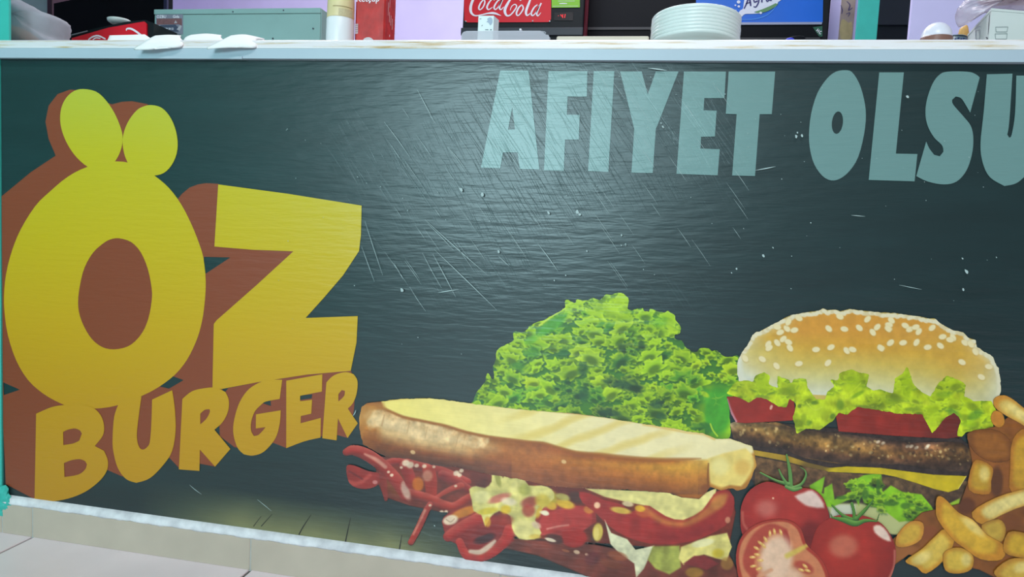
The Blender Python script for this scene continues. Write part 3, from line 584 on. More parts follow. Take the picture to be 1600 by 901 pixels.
for x, y in [(1418, 697), (1424, 697), (1432, 699), (1450, 696), (1448, 699), (1380, 692), (1372, 690)]: L.blob(x, y, 3.5, 2.2, (196, 184, 180), -30, .75, .8)
L.grain(22, .45, 33, 3); L.grain(6, .3, 34, 2); L.ragged(9, 2, 9); ink('patty', L, bg)
L = Layer(1130, 612, 1510, 690)                          # tomato slices in the burger
L.poly([(1135, 619), (1165, 618), (1240, 622), (1245, 655), (1236, 657), (1165, 661), (1150, 660), (1142, 646)], (146, 40, 36), 1)
L.line([(1136, 624), (1142, 642), (1150, 658)], (196, 150, 190), .75, 2, w=4)
L.poly([(1304, 640), (1340, 634), (1440, 640), (1500, 646), (1505, 682), (1480, 685), (1400, 681), (1310, 674)], (138, 40, 34), 1)
L.patch([(1420, 640, 690, [(138, 40, 34), (124, 40, 34)]), (1508, 640, 690, [(90, 34, 32), (84, 34, 34)])], .8); L.blob(1205, 636, 2, 4, (226, 190, 190), 20, .8)
L.grain(20, .16, 4); ink('tomato_slice', L, bg)
L = Layer(1146, 474, 1572, 650)                          # sesame bun
bun = [(1151.5, 580), (1152.6, 563), (1159.6, 549), (1172.5, 532), (1175, 522.5), (1190, 515.5), (1208.6, 506), (1222.6, 498), (1239, 491), (1260, 487.5), (1278.5, 485), (1285.5, 481), (1292.5, 484), (1306.5, 483), (1313.5, 486), (1327.5, 482), (1348.5, 485), (1377, 487.5), (1398, 488.6), (1421.5, 492), (1438, 494.5), (1450.7, 497), (1461, 497), (1470.5, 505), (1489, 515.5), (1505.4, 519), (1512.4, 527), (1524, 530.6), (1526.4, 542), (1542.7, 551.5), (1551, 557), (1560, 575), (1564, 596), (1563.7, 612), (1557, 632), (1440, 628), (1300, 630), (1200, 612), (1156, 602)]
L.poly(bun, (190, 170, 100), 1)
A_, B_, C_, D_, W_ = (200, 146, 62), (198, 160, 68), (196, 176, 96), (196, 194, 150), (200, 208, 214)
L.patch([(1146, 510, 610, [W_, W_, W_, W_, W_, W_]), (1172, 510, 610, [W_, (206, 196, 160), (200, 186, 124), (198, 190, 150), W_, W_]), (1200, 505, 610, [(206, 190, 160), B_, C_, (196, 182, 120), D_, W_]), (1250, 492, 615, [A_, A_, B_, C_, D_, W_]), (1340, 487, 620, [A_, A_, (198, 152, 60), C_, D_, W_]), (1440, 498, 630, [A_, (196, 150, 72), B_, C_, D_, W_]), (1500, 520, 640, [(200, 160, 90), B_, (196, 160, 76), C_, (194, 190, 150), (196, 200, 190)]), (1535, 545, 640, [(214, 204, 186), (200, 170, 100), (198, 176, 112), (194, 186, 140), (190, 190, 160)]), (1572, 560, 640, [W_, W_, W_, W_])])
L.grain(10, .06, 6)
for i in range(2, 34):                                   # crust of seeds along the upper edge
    a, b = np.array(bun[i-1]), np.array(bun[i]); n_ = max(2, int(np.hypot(*(b-a))/4))
    for k in range(n_):
        p = a+(b-a)*k/n_; L.blob(p[0]+rng.uniform(-1, 1), p[1]+3.4+rng.uniform(-1, 2), 4.6, 3.2, (216, 214, 208) if rng.random() < .75 else (204, 196, 176), rng.uniform(-40, 40), .9, .5)
for i in range(30, 37): L.line([tuple(bun[i-1]), tuple(bun[i])], (212, 212, 206), .8, 4, w=11)
L.line([(1152, 566), (1156, 590), (1164, 600)], (206, 212, 218), .8, 5, w=14)
sd = [(x/4.289+1120, y/4.289+470) for x, y in [(750, 185), (855, 188), (955, 180), (1010, 122), (825, 105), (1075, 175), (1045, 210), (1150, 185), (1170, 130), (1165, 280), (1100, 315), (765, 310), (665, 325), (870, 332), (910, 325), (345, 290), (350, 315), (405, 280), (445, 255), (480, 275), (490, 315), (305, 390), (190, 385), (470, 185), (520, 195), (480, 140), (405, 175), (425, 210), (550, 115), (550, 420), (745, 415), (400, 435)]]
sd += [(x/4.292+1340, y/4.292+470) for x, y in [(210, 160), (205, 185), (320, 165), (350, 190), (390, 175), (410, 205), (155, 315), (220, 280), (305, 280), (395, 278), (470, 310), (555, 300), (500, 180), (570, 240), (640, 245), (620, 260), (700, 410), (830, 510), (790, 340), (720, 280), (760, 290), (880, 440)]]
for x, y in sd:
    g = rng.uniform(-60, 60); L.blob(x, y+.8, 6.6, 4.6, (170, 136, 66), g, .45, .6); L.blob(x, y, 6.2, 4.2, (222, 214, 190), g, 1, .4)
L.ragged(5, 1, 12); ink('bun', L, bg)
L = Layer(1128, 566, 1562, 684)                          # frilly leaf under the bun
leaf = [(1134, 614.6), (1150, 596), (1166.6, 593.6), (1176, 596), (1180.6, 586.6), (1194.6, 580.7), (1203, 586.6), (1201.6, 600.6), (1215.6, 606.4), (1214, 586.6), (1232, 592.4), (1236, 600), (1240, 592), (1250.6, 591), (1260, 591), (1262, 605), (1275, 622.7), (1288, 624), (1292.5, 612), (1304, 603), (1296, 592.4), (1310, 593.6), (1311, 582), (1330, 577), (1346, 582), (1359, 584), (1353, 603), (1365, 610), (1374, 607.6), (1395, 614.6), (1398, 591), (1410, 584), (1417, 571), (1421.5, 579.5), (1426, 598), (1440, 612), (1454, 619), (1466, 598), (1480, 586.5), (1498.5, 593.5), (1509, 600.5), (1506.6, 619), (1521.7, 626), (1549.7, 626), (1556.7, 642.4), (1552, 668), (1535.7, 672.7), (1510, 674), (1503, 682), (1495, 680), (1500.8, 656), (1491.5, 645), (1477.5, 651.7), (1456.5, 677), (1449.5, 663), (1440, 647), (1405, 646), (1382, 642.4), (1340, 635), (1323, 648), (1310, 645), (1302, 656.5), (1281, 671.7), (1260, 669.3), (1244.7, 678), (1239, 652), (1243.6, 631), (1234, 621), (1229, 636), (1215.6, 635), (1199, 624), (1183, 620), (1170, 629), (1155, 621)]
L.poly(leaf, (162, 192, 22), .9)
n1 = fbm(L.X, L.Y, 20, 81)[..., None]; n2 = fbm(L.X*1.4, L.Y*.8, 8, 84)[..., None]
L.rgb = np.array((166, 194, 20.))*(.62+.5*n1+.26*n2)+np.array((14, 6, 22.))*n2
pre_ = L.rgb.copy()
for q_ in sorted([(rng.uniform(1140, 1550), rng.uniform(584, 672), rng.uniform(8, 17)) for _ in range(70)], key=lambda t: t[1]):
    ruffle(L, *q_, 0, np.array((158, 188, 18.))*rng.uniform(.82, 1.08))
n3 = fbm(L.X, L.Y, 26, 88)[..., None]; L.rgb = (L.rgb*.6+pre_*.4)*(.80+.4*n3)
for x, y, a, b, g, c in [(1192, 600, 9, 16, 0, (150, 182, 14)), (1190, 621, 12, 3.5, 0, (96, 116, 50)), (1236, 610, 7, 9, 0, (118, 150, 30)), (1275, 640, 16, 12, 0, (176, 206, 36)), (1273, 629, 6, 3, 0, (60, 96, 34)), (1313, 632, 6, 8, 0, (80, 124, 34)), (1301, 650, 4, 5, 40, (56, 96, 30)), (1335, 600, 14, 14, 20, (154, 186, 14)), (1340, 616, 12, 3, -30, (92, 140, 24)), (1394, 627, 13, 5, 0, (118, 150, 24)), (1416, 605, 9, 18, 0, (150, 184, 12)), (1352, 636, 18, 3, 6, (92, 116, 46)), (1425, 639, 12, 3, 0, (104, 134, 40)), (1475, 616, 12, 5, 0, (108, 150, 26)), (1490, 645, 12, 6, 30, (76, 130, 44)), (1524, 648, 12, 7, -30, (62, 124, 40)), (1456, 650, 10, 18, 0, (166, 200, 26)), (1515, 662, 12, 6, 0, (152, 196, 20)), (1264, 660, 4, 4, 0, (90, 130, 30)), (1249, 634, 3, 3, 0, (60, 90, 30)), (1256, 652, 4, 6, 0, (130, 160, 30))]: L.blob(x, y, a, b, c, g, .6, .9)
L.line([(1260, 628), (1272, 640), (1284, 636)], (194, 216, 80), .7, 1, w=1.6).line([(1312, 620), (1330, 612), (1345, 598)], (190, 212, 60), .6, 1, w=1.6).line([(1400, 632), (1420, 628), (1440, 634)], (190, 212, 60), .6, 1, w=1.6)
L.ragged(4, 1, 15); ink('lettuce_leaf', L, bg)

# sandwich ------------------------------------------------------------
sw = empty('printed_sandwich'); sw.parent = bn; sw.location = -Vector(bn.location)
L = Layer(532, 690, 1160, 960)                           # fillings and lower half
RD, RL, RK = (156, 44, 42), (182, 84, 80), (98, 32, 32)
L.poly([(690, 812), (760, 828), (800, 840), (870, 845), (930, 850), (990, 862), (1140, 866), (1152, 890), (1156, 945), (1000, 925), (930, 906), (840, 868), (760, 850)], (104, 50, 46), 3, mod=.7+.6*fbm(L.X, L.Y, 26, 91))
L.poly([(586, 712), (640, 715), (690, 724), (760, 738), (870, 758), (940, 762), (1060, 776), (1140, 762), (1150, 800), (1140, 850), (1060, 858), (960, 850), (880, 845), (800, 838), (740, 800), (690, 800), (640, 790), (600, 776), (588, 750)], (104, 40, 32), 2, mod=.7+.6*fbm(L.X, L.Y, 18, 92))
L.blob(622, 758, 22, 16, (122, 66, 30), 20, .7, .8)
L.poly([(541, 728), (552, 726), (575, 735), (593, 740), (591, 757), (572, 764), (552, 760), (543, 748)], (140, 42, 42), 1.2, sm=3).line([(544, 752), (560, 755), (578, 742)], (174, 74, 74), .8, 3, w=6).blob(586, 753, 4, 3, (190, 120, 130)).line([(546, 736), (556, 742), (566, 748)], (96, 28, 34), .7, 2, w=3)
def strip(pts, c=RD, hi=None, lo=RK, hl=None):
    L.line(pts, c, so=1.2, add=True, hi=hi or RL, lo=lo)
    if hl: L.line(hl, (214, 164, 160), .75, 3)
strip([(604, 724, 12), (625, 720, 13), (660, 728, 12), (690, 735, 13), (730, 753, 13)])
strip([(597, 735, 10), (600, 760, 10), (603, 780, 6)], (128, 40, 36))
strip([(541, 706, 12), (553, 703, 17), (575, 711, 20), (597, 727, 20), (619, 750, 20), (634, 775, 17)], hl=[(570, 709, 3), (588, 718, 6), (602, 729, 6)])
strip([(633, 728, 18), (640, 745, 18), (643, 765, 16)], (146, 40, 40))
L.blob(653, 756, 9, 11, (192, 104, 32), 0, .9, .5)
strip([(670, 734, 20), (673, 750, 20), (674, 772, 17)], (152, 42, 32)); L.blob(668, 743, 8, 9, (196, 142, 132), 0, .75, .7)
strip([(692, 742, 16), (710, 750, 16), (732, 764, 12)], (134, 34, 34))
strip([(683, 778, 9), (700, 768, 12), (720, 759, 12)], (164, 54, 44)); L.line([(688, 778, 3), (704, 771, 5), (716, 766, 3)], (96, 40, 26), .8)
strip([(640, 770, 14), (668, 778, 15), (694, 789, 15), (710, 791, 14), (730, 779, 13), (746, 768, 8)], (154, 46, 36))
strip([(672, 788, 9), (664, 802, 11), (654, 824, 11), (642, 847, 10)], (160, 50, 46), hl=[(664, 797, 4), (657, 812, 2.5), (646, 834, 2)])
L.blob(634, 768, 6, 13, (204, 176, 178), -25, .85, .8).blob(630, 756, 3, 5, (200, 160, 160), 0, .7)
for x, y, r in [(634, 723, 5), (641, 726, 5), (612, 742, 2.4), (607, 737, 2), (627, 730, 2), (651, 727, 3), (663, 728, 3), (678, 729, 2), (672, 789, 2), (690, 800, 3), (697, 799, 2.4), (685, 803, 2), (713, 739, 4), (718, 742, 3), (721, 735, 3), (712, 759, 2)]: L.blob(x, y, r*1.2, r, (226, 212, 206), -20, .85, .7)
L.poly([(690, 815), (700, 801), (724, 792), (748, 798), (800, 815), (802, 845), (772, 866), (742, 874), (724, 868), (714, 850), (700, 843)], (128, 36, 38), 1.5, sm=2)
L.blob(725, 800, 22, 7, (194, 124, 50), -20, .9, .6)
strip([(700, 838, 16), (722, 824, 20), (752, 808, 20)], (164, 46, 46), lo=(120, 30, 34))
strip([(718, 846, 12), (728, 866, 14), (747, 871, 14), (769, 863, 15), (789, 844, 17), (796, 826, 16)], (172, 46, 46), lo=(130, 32, 36))
L.blob(757, 841, 17, 7, (54, 28, 38), -18, .9, .6).blob(750, 832, 18, 6, (120, 36, 40), -20, .8)
L.line([(735, 861, 6), (750, 862, 8), (764, 853, 8), (773, 845, 5)], (222, 204, 202), .9, 3)
L.blob(704, 812, 12, 7.5, (226, 212, 206), -15, .92, .5).line([(697, 811), (704, 815), (710, 810)], (150, 110, 100), .6, 1, w=1.5)
# right-hand tomato, corn, olives
L.poly([(813, 795), (850, 775), (880, 790), (930, 790), (932, 815), (900, 836), (870, 836), (840, 830), (820, 812)], (150, 46, 48), 1.5, mod=.8+.4*fbm(L.X, L.Y, 20, 95))
L.poly([(848, 806), (870, 796), (894, 790), (915, 792), (924, 800), (924, 818), (900, 822), (883, 825), (860, 832), (845, 836), (842, 820)], (168, 54, 56), 1.2, sm=2).line([(855, 826), (872, 822), (888, 820)], (214, 150, 150), .7, 2, w=3)
L.blob(897, 840, 20, 15, (150, 36, 36), 0, 1, .3, add=True).blob(866, 842, 14, 8, (70, 40, 44), 10, .8).blob(930, 838, 8, 10, (70, 44, 40), 0, .7)
L.blob(934, 831, 8, 14, (206, 186, 96), 5, 1, .4, add=True).blob(932, 833, 4, 10, (224, 210, 140), 5, .7)
for x, y, a, b, c in [(857, 778, 15, 13, (186, 174, 66)), (883, 787, 15, 7, (214, 182, 64)), (880, 776, 12, 5, (178, 172, 104)), (862, 790, 8, 6, (206, 170, 60)), (920, 796, 8, 6, (190, 120, 60)), (903, 777, 14, 9, (70, 42, 40)), (932, 787, 6, 6, (226, 180, 160)), (852, 801, 6, 4, (228, 222, 214)), (860, 843, 9, 2.6, (222, 212, 208)), (901, 862, 5, 3, (206, 180, 170)), (884, 860, 6, 2, (150, 90, 70)), (917, 866, 3, 2, (214, 180, 170))]: L.blob(x, y, a, b, c, 15, .9, .6)
L.poly([(915, 763), (1046, 768), (1066, 776), (1092, 779), (1105, 768), (1120, 762), (1114, 786), (1092, 802), (1065, 814), (1035, 810), (1010, 790), (975, 783), (945, 776)], (214, 208, 150), 1.5, mod=.86+.28*fbm(L.X, L.Y*1.6, 22, 97))
L.poly([(905, 768), (925, 772), (944, 781), (973, 788), (985, 800), (1002, 792), (1015, 790), (1040, 806), (1068, 812), (1098, 796), (1115, 772), (1133, 764), (1147, 776), (1146, 797), (1134, 820), (1110, 834), (1081, 845), (1046, 850), (1011, 848), (976, 837), (950, 820), (930, 800), (910, 785)], (152, 44, 46), 1.2, sm=2)
L.line([(1010, 796, 10), (1036, 814, 9), (1070, 818, 9), (1100, 803, 12), (1122, 786, 16), (1134, 774, 8)], (190, 118, 66), .8, 7).blob(1122, 783, 13, 10, (198, 136, 74), -45, .7, .8).blob(1004, 800, 12, 8, (180, 92, 56), 20, .7).line([(1030, 838), (1070, 838), (1110, 822)], (128, 36, 44), .6, 8, w=12)
for x, y, a, b, c in [(970, 797, 16, 5, (214, 190, 90)), (1000, 794, 8, 5, (212, 170, 50)), (981, 787, 9, 4, (222, 206, 180)), (933, 789, 5, 5, (232, 196, 176)), (1112, 768, 3, 9, (220, 206, 170)), (1137, 812, 4, 5, (206, 140, 120))]: L.blob(x, y, a, b, c, 10, .9, .6)
L.poly([(945, 812), (955, 832), (980, 842), (993, 858), (1022, 852), (1006, 888), (994, 902), (991, 880), (966, 862), (954, 850)], (206, 210, 196), 1.2, mod=.85+.3*fbm(L.X, L.Y, 10, 98))
L.poly([(1020, 853), (1062, 852), (1064, 886), (1046, 897), (1024, 888), (1012, 874)], (156, 164, 86), 2, mod=.8+.4*fbm(L.X, L.Y, 14, 99))
L.poly([(1064, 854), (1110, 837), (1136, 832), (1144, 854), (1135, 876), (1120, 872), (1100, 866), (1082, 870), (1068, 882), (1060, 872)], (210, 202, 134), 1.5, mod=.84+.3*fbm(L.X, L.Y, 12, 100)).blob(1122, 864, 9, 7, (196, 176, 44), 0, .8, .8).blob(1098, 848, 18, 6, (220, 220, 196), -12, .8)
L.poly([(1068, 880), (1085, 868), (1102, 868), (1123, 880), (1104, 890)], (122, 44, 50), 1.5).blob(1085, 894, 14, 8, (160, 126, 50), 0, .7).blob(1136, 880, 10, 10, (160, 120, 60), 0, .7)
L.blob(965, 868, 16, 7, (150, 84, 60), 15, .7).blob(955, 880, 18, 7, (120, 62, 46), 15, .7).blob(925, 872, 12, 10, (84, 34, 48), -30, .6)
# melted cheese in the middle
L.poly([(733, 764), (744, 759), (758, 762), (768, 752), (768, 738), (772, 730), (778, 729), (786, 746), (792, 733), (808, 732), (818, 744), (826, 758), (846, 758), (862, 764), (866, 778), (849, 793), (842, 804), (836, 812), (846, 832), (835, 842), (811, 841), (800, 824), (797, 806), (780, 798), (766, 808), (758, 822), (752, 804), (740, 798), (737, 780)], (208, 202, 138), 1.2, sm=2, mod=.82+.36*fbm(L.X, L.Y, 13, 101))
for x, y, a, b, g, c in [(778, 748, 4, 13, -15, (150, 148, 76)), (800, 742, 4, 7, 30, (160, 158, 92)), (803, 760, 5, 10, 20, (216, 210, 150)), (820, 765, 9, 9, 0, (164, 166, 84)), (780, 778, 18, 6, -18, (186, 92, 96)), (795, 783, 12, 6, 10, (222, 210, 202)), (828, 784, 14, 8, -15, (140, 48, 50)), (826, 797, 10, 10, 30, (160, 54, 50)), (752, 776, 14, 10, 0, (220, 216, 170)), (762, 798, 16, 5, -10, (208, 190, 60)), (790, 796, 8, 7, 0, (214, 180, 50)), (818, 826, 16, 15, 20, (222, 214, 160)), (848, 782, 12, 10, 20, (200, 178, 70)), (842, 800, 4, 10, 20, (206, 170, 60)), (762, 815, 5, 8, 0, (206, 160, 50)), (836, 838, 9, 4, 0, (206, 180, 90)), (850, 801, 7, 3, 15, (230, 226, 220)), (838, 820, 8, 5, 30, (222, 196, 190)), (785, 812, 16, 9, 0, (150, 52, 46))]: L.blob(x, y, a, b, c, g, .8, .7)
L.grain(12, .13, 30, 2); ink('sandwich_filling', L, sw)
L = Layer(556, 614, 1188, 786)                           # toasted bread
L.poly([(561.5, 650), (565, 635), (573.4, 629), (597, 626.7), (627, 622.7), (670, 621.4), (703.7, 625), (743.8, 630.7), (797, 637.4), (864, 643.4), (898, 645), (941.6, 651.6), (970.6, 656), (1005, 661.7), (1035.8, 667), (1051.7, 668), (1072, 673.3), (1098, 676), (1118, 685), (1141.5, 685), (1162, 692), (1175, 696.5), (1179, 706.6), (1182, 727), (1174, 747), (1165, 763), (1153, 767), (1144.4, 762), (1127, 766), (1109.6, 760), (1105, 767.4), (1092, 779), (1066, 777.6), (1046, 770), (993.8, 766), (936, 763), (892.4, 762), (857.6, 759), (820, 750), (764, 741), (717, 730), (680, 727), (640, 717), (603.5, 714), (583.4, 703.5), (566.7, 693.5), (561.7, 670)], (150, 90, 40), 1)
K1, CR, BR, DB, GO = (142, 84, 34), (212, 184, 152), (142, 78, 40), (92, 50, 40), (196, 146, 62)
L.patch([(556, 630, 700, [(176, 116, 56), (204, 158, 96), (184, 124, 62), (150, 92, 44)]), (585, 634, 706, [(176, 118, 54), (214, 180, 136), (170, 110, 56), (126, 72, 36), (110, 62, 36)]), (600, 639, 714, [(150, 92, 38), (220, 196, 166), (206, 170, 130), (128, 70, 34), (78, 46, 36)]), (660, 658, 724, [K1, (216, 190, 160), (206, 172, 134), (122, 64, 34), (74, 44, 40)]), (720, 672, 732, [K1, (208, 176, 142), (202, 164, 124), (124, 66, 36), (80, 46, 40)]), (765, 683, 742, [K1, (196, 150, 108), (160, 96, 54), (120, 64, 40), (104, 58, 42)]), (790, 687, 746, [K1, (168, 102, 52), (154, 88, 46), (124, 66, 42), (112, 60, 44)]), (850, 693, 759, [(150, 80, 36), (172, 104, 56), (152, 84, 48), (120, 64, 46), (112, 64, 50)]), (905, 707, 763, [(146, 74, 36), (170, 104, 46), (152, 88, 46), (124, 68, 46), (106, 62, 50)]), (980, 714, 766, [(152, 78, 36), (184, 122, 50), (166, 98, 48), (136, 76, 46), (92, 54, 44)]), (1050, 718, 772, [(170, 96, 40), (198, 150, 58), (178, 114, 50), (146, 82, 44), (100, 60, 44)]), (1105, 716, 772, [(212, 180, 100), (196, 148, 66), (176, 116, 54), (156, 100, 52), (120, 76, 52)]), (1188, 716, 772, [(212, 180, 100), (196, 148, 66), (176, 116, 54), (120, 76, 52)])])
sl, mb_ = L.pmask([(568, 650), (576, 640), (598, 640), (630, 653), (664, 660), (697, 667), (730, 677), (764, 684), (764, 690), (756, 699), (740, 700), (722, 692), (706, 690), (690, 692), (668, 688), (645, 684), (632, 676), (610, 668), (592, 666), (578, 672)], 3)
nz_ = np.clip(.55+1.4*(fbm(L.X[sl], L.Y[sl], 8, 120)-.35), 0, 1); cB = np.array((226, 198, 166.))*(.9+.2*fbm(L.X[sl]*2, L.Y[sl]*.5, 14, 121))[..., None]; mm_ = (mb_*nz_*.95)[..., None]; L.rgb[sl] = L.rgb[sl]*(1-mm_)+cB*mm_
L.patch([(800, 712, 764, [(178, 108, 48), (170, 98, 44), (132, 70, 42)]), (900, 716, 764, [(186, 116, 46), (176, 102, 44), (128, 70, 44)]), (1000, 724, 768, [(206, 144, 52), (188, 118, 48), (140, 78, 44)]), (1090, 724, 776, [(216, 164, 66), (196, 132, 56), (156, 96, 50)])], .45, 8)
L.grain(9, .16, 14)
top = [(597, 627), (627, 622.7), (670, 621.4), (703.7, 625), (743.8, 630.7), (797, 637.4), (864, 643.4), (941.6, 651.6), (1005, 661.7), (1051.7, 668), (1098, 676), (1118, 685), (1141.5, 685), (1175, 696.5), (1178, 708), (1150, 712), (1128, 716), (1105, 717), (1060, 718), (1022, 717), (970, 713), (936, 708.5), (901, 705), (872, 697), (849, 690), (820, 687), (764, 680), (730, 673), (697, 663), (663.6, 656), (630, 649), (600, 637)]
L.poly(top, (228, 222, 160), 2.5, add=False)
sl, mk_ = L.pmask(top, 3)
X_, Y_ = L.X[sl], L.Y[sl]
st = np.sin((Y_*1.0+X_*.34)/5.6+2.5*(fbm(X_, Y_, 70, 16)-.5)); st = np.clip(st, 0, 1)*np.clip((X_-770)/60, 0, 1)*np.clip((1090-X_)/80, 0, 1)
tt = np.clip((X_-620)/330, 0, 1)[..., None]; cT = np.array((236, 222, 138.))*(1-tt)+np.array((232, 224, 196.))*tt
cT = cT*(1-.10*(fbm(X_, Y_, 16, 17)-.5)[..., None]); cT = cT*(1-.55*st[..., None])+np.array((214, 188, 96.))*.55*st[..., None]
dE = np.clip(1-mk_, 0, 1)[..., None]; L.rgb[sl] = L.rgb[sl]*(1-mk_[..., None])+cT*mk_[..., None]
L.line([(600, 637, 3), (630, 651, 3.5), (664, 658, 3), (697, 665, 3), (730, 675, 3), (764, 682, 3), (820, 689, 3), (849, 692, 4), (872, 699, 5), (901, 707, 6), (936, 710, 7), (971, 714, 7), (1022, 718, 7), (1075, 717, 4), (1095, 716, 1)], (150, 88, 34), .75, 3)
L.line([(598, 626, 2), (627, 623, 2), (670, 622, 1.5)], (206, 176, 80), .7, 2).line([(1005, 663), (1036, 668), (1072, 675), (1098, 678), (1116, 686)], (206, 160, 70), .55, 3, w=3)
L.poly([(1107, 716), (1130, 708), (1165, 700), (1178, 712), (1181, 728), (1172, 746), (1158, 760), (1140, 758), (1126, 764), (1110, 756), (1108, 738)], (224, 204, 130), 2.5, add=False, mod=.9+.2*fbm(L.X, L.Y, 14, 18))
L.line([(1178, 708, 5), (1181, 727, 7), (1172, 747, 8), (1160, 762, 7), (1144, 761, 6), (1127, 764, 7), (1110, 757, 5)], (186, 130, 54), .7, 4).blob(1160, 730, 12, 12, (204, 160, 84), 0, .6, .9).blob(1125, 728, 14, 14, (226, 222, 176), 0, .6, .9)
L.line([(1107, 724, 2), (1106, 745, 3), (1107, 762, 4)], (120, 70, 34), .8, 2).blob(1103, 764, 8, 8, (126, 72, 44), 0, .7).line([(1050, 772), (1066, 779), (1092, 781)], (64, 42, 40), .6, 3, w=5)
L.poly([(562, 640), (570, 632), (600, 629), (603, 637), (585, 640), (572, 660), (564, 690)], (176, 120, 56), 3, .6, False)
for x in (601, 640, 668, 600, 716, 726): L.line([(x, 645+.28*(x-590)), (x-4, 662+.28*(x-590))], (172, 130, 96), .5, 1.5, w=1.4)
for x, y in [(881, 721), (645, 706), (691, 689), (725, 691)]: L.blob(x, y, 4, 3, (226, 196, 160), 20, .8)
L.ragged(7, 1, 19); ink('toasted_bread', L, sw)

# fries ---------------------------------------------------------------
fr_ = empty('printed_fries'); fr_.parent = bn; fr_.location = -Vector(bn.location)
L = Layer(1386, 636, 1735, 960)
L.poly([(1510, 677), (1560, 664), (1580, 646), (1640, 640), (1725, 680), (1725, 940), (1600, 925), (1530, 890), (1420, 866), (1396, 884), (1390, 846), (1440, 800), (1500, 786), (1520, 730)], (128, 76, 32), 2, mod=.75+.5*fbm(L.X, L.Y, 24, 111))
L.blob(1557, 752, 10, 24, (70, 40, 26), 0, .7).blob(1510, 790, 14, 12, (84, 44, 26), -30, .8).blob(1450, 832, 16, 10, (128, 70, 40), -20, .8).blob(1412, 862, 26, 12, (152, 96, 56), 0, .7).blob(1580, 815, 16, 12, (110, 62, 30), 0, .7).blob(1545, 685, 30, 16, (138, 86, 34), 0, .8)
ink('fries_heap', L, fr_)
def fry(p, c, e=(188, 128, 44), hl=None, g=0):
    p = [np.array(q, float) for q in p]; x = [q[0] for q in p]; y = [q[1] for q in p]
    L = Layer(min(x)-3, min(y)-3, max(x)+3, max(y)+3); L.poly(p, e, 1, sm=3); cx, cy = sum(x)/len(x), sum(y)/len(y)
    L.poly([(cx+(q[0]-cx)*.78, cy+(q[1]-cy)*.78) for q in p], c, 5, 1, False, sm=3)
    if hl: L.blob(*hl, (222, 208, 150), g, .7, 1.)
    L.grain(9, .12, int(cx) % 50); ink('fry', L, fr_)
fry([(1551, 662), (1548, 650), (1554, 641), (1566, 645), (1570, 660), (1562, 668)], (188, 124, 48))
fry([(1512, 676), (1551, 670), (1577.6, 686), (1582, 715), (1552, 722), (1522, 706)], (142, 88, 36), (118, 70, 30))
fry([(1582, 686), (1605, 668), (1640, 690), (1640, 775), (1582, 772), (1578, 730)], (188, 146, 46), (166, 108, 36))
fry([(1520, 722), (1535, 719), (1552, 731), (1549, 752), (1546, 772), (1513, 765)], (186, 148, 48), (166, 108, 34), (1538, 740, 8, 12), 0)
fry([(1553, 622), (1568, 616.6), (1584, 624), (1604, 640), (1670, 690), (1660, 712), (1604, 668), (1573, 650), (1554, 636)], (212, 186, 108), (192, 134, 52), (1592, 645, 22, 6), 38)
fry([(1518, 800), (1555, 777), (1602, 762), (1670, 742), (1672, 775), (1602, 790), (1564, 805), (1534, 819)], (206, 190, 128), (186, 130, 44), (1575, 785, 34, 7), -22)
fry([(1533, 820), (1560, 810), (1572, 824), (1566, 846), (1545, 842)], (186, 156, 66), (158, 112, 40))
fry([(1400, 853), (1402, 834), (1422, 814), (1443, 817), (1440, 842), (1418, 854)], (196, 160, 64), (186, 124, 48))
fry([(1414, 876), (1440, 857), (1462, 836), (1476, 826), (1492, 844), (1474, 876), (1447, 896), (1432, 886)], (206, 178, 84), (188, 134, 40), (1440, 872, 16, 8), -30)
fry([(1464, 776), (1475, 777), (1498, 800), (1520, 811), (1542, 834), (1570, 852), (1566, 874), (1533, 874), (1506, 856), (1488, 842), (1465, 812), (1462, 793)], (202, 162, 52), (184, 126, 36), (1520, 822, 22, 7), 40)
fry([(1473, 866), (1483, 857), (1502, 855), (1521, 868), (1518, 889), (1498, 896), (1477, 891)], (204, 174, 72), (180, 128, 40), (1510, 874, 8, 10), 0)
fry([(1575, 831), (1602, 832), (1634, 842), (1632, 874), (1600, 872), (1568, 862)], (192, 156, 46), (170, 118, 36))
fry([(1553, 892), (1577, 873), (1605, 871), (1650, 872), (1655, 930), (1590, 936), (1562, 906)], (192, 160, 70), (172, 124, 42), (1596, 886, 12, 8), -20)

# tomatoes ------------------------------------------------------------
def shine(L, cx, cy, rx, ry, c, dk):
    r = np.hypot((L.X-cx)/rx, (L.Y-cy)/ry); t = np.clip((r-.45)/.6, 0, 1)[..., None]; L.rgb = np.asarray(c, float)*(1-t)+np.asarray(dk, float)*t
t1 = empty('printed_tomato'); t1.parent = bn; t1.location = -Vector(bn.location); t1['label'] = 'whole tomato behind the cut half'
L = Layer(1150, 744, 1302, 862)
L.poly([(1156.6, 806), (1160, 784), (1173, 764), (1197.7, 752), (1222, 757.7), (1238, 764), (1255, 762), (1273, 765), (1286.5, 777.7), (1293, 795), (1296, 812), (1292, 840), (1270, 858), (1180, 858), (1160, 835)], (154, 42, 40), 1, sm=3); shine(L, 1218, 796, 74, 50, (164, 46, 44), (138, 34, 36))
L.poly([(1242, 775), (1256, 769), (1269, 765.5), (1282, 778), (1287.6, 793), (1264, 791), (1254, 786)], (222, 206, 220), 3, .92, False, sm=2).blob(1198, 794, 16, 13, (192, 116, 118), 0, .7, 1.2).line([(1160, 800), (1162, 818), (1172, 832)], (190, 110, 104), .6, 3, w=4).blob(1208, 778, 1.6, 1.6, (224, 170, 160)).blob(1268, 835, 18, 20, (84, 22, 26), 0, .6, .9)
L.grain(12, .08, 22); ink('tomato_skin', L, t1)
L = Layer(1182, 704, 1270, 772)
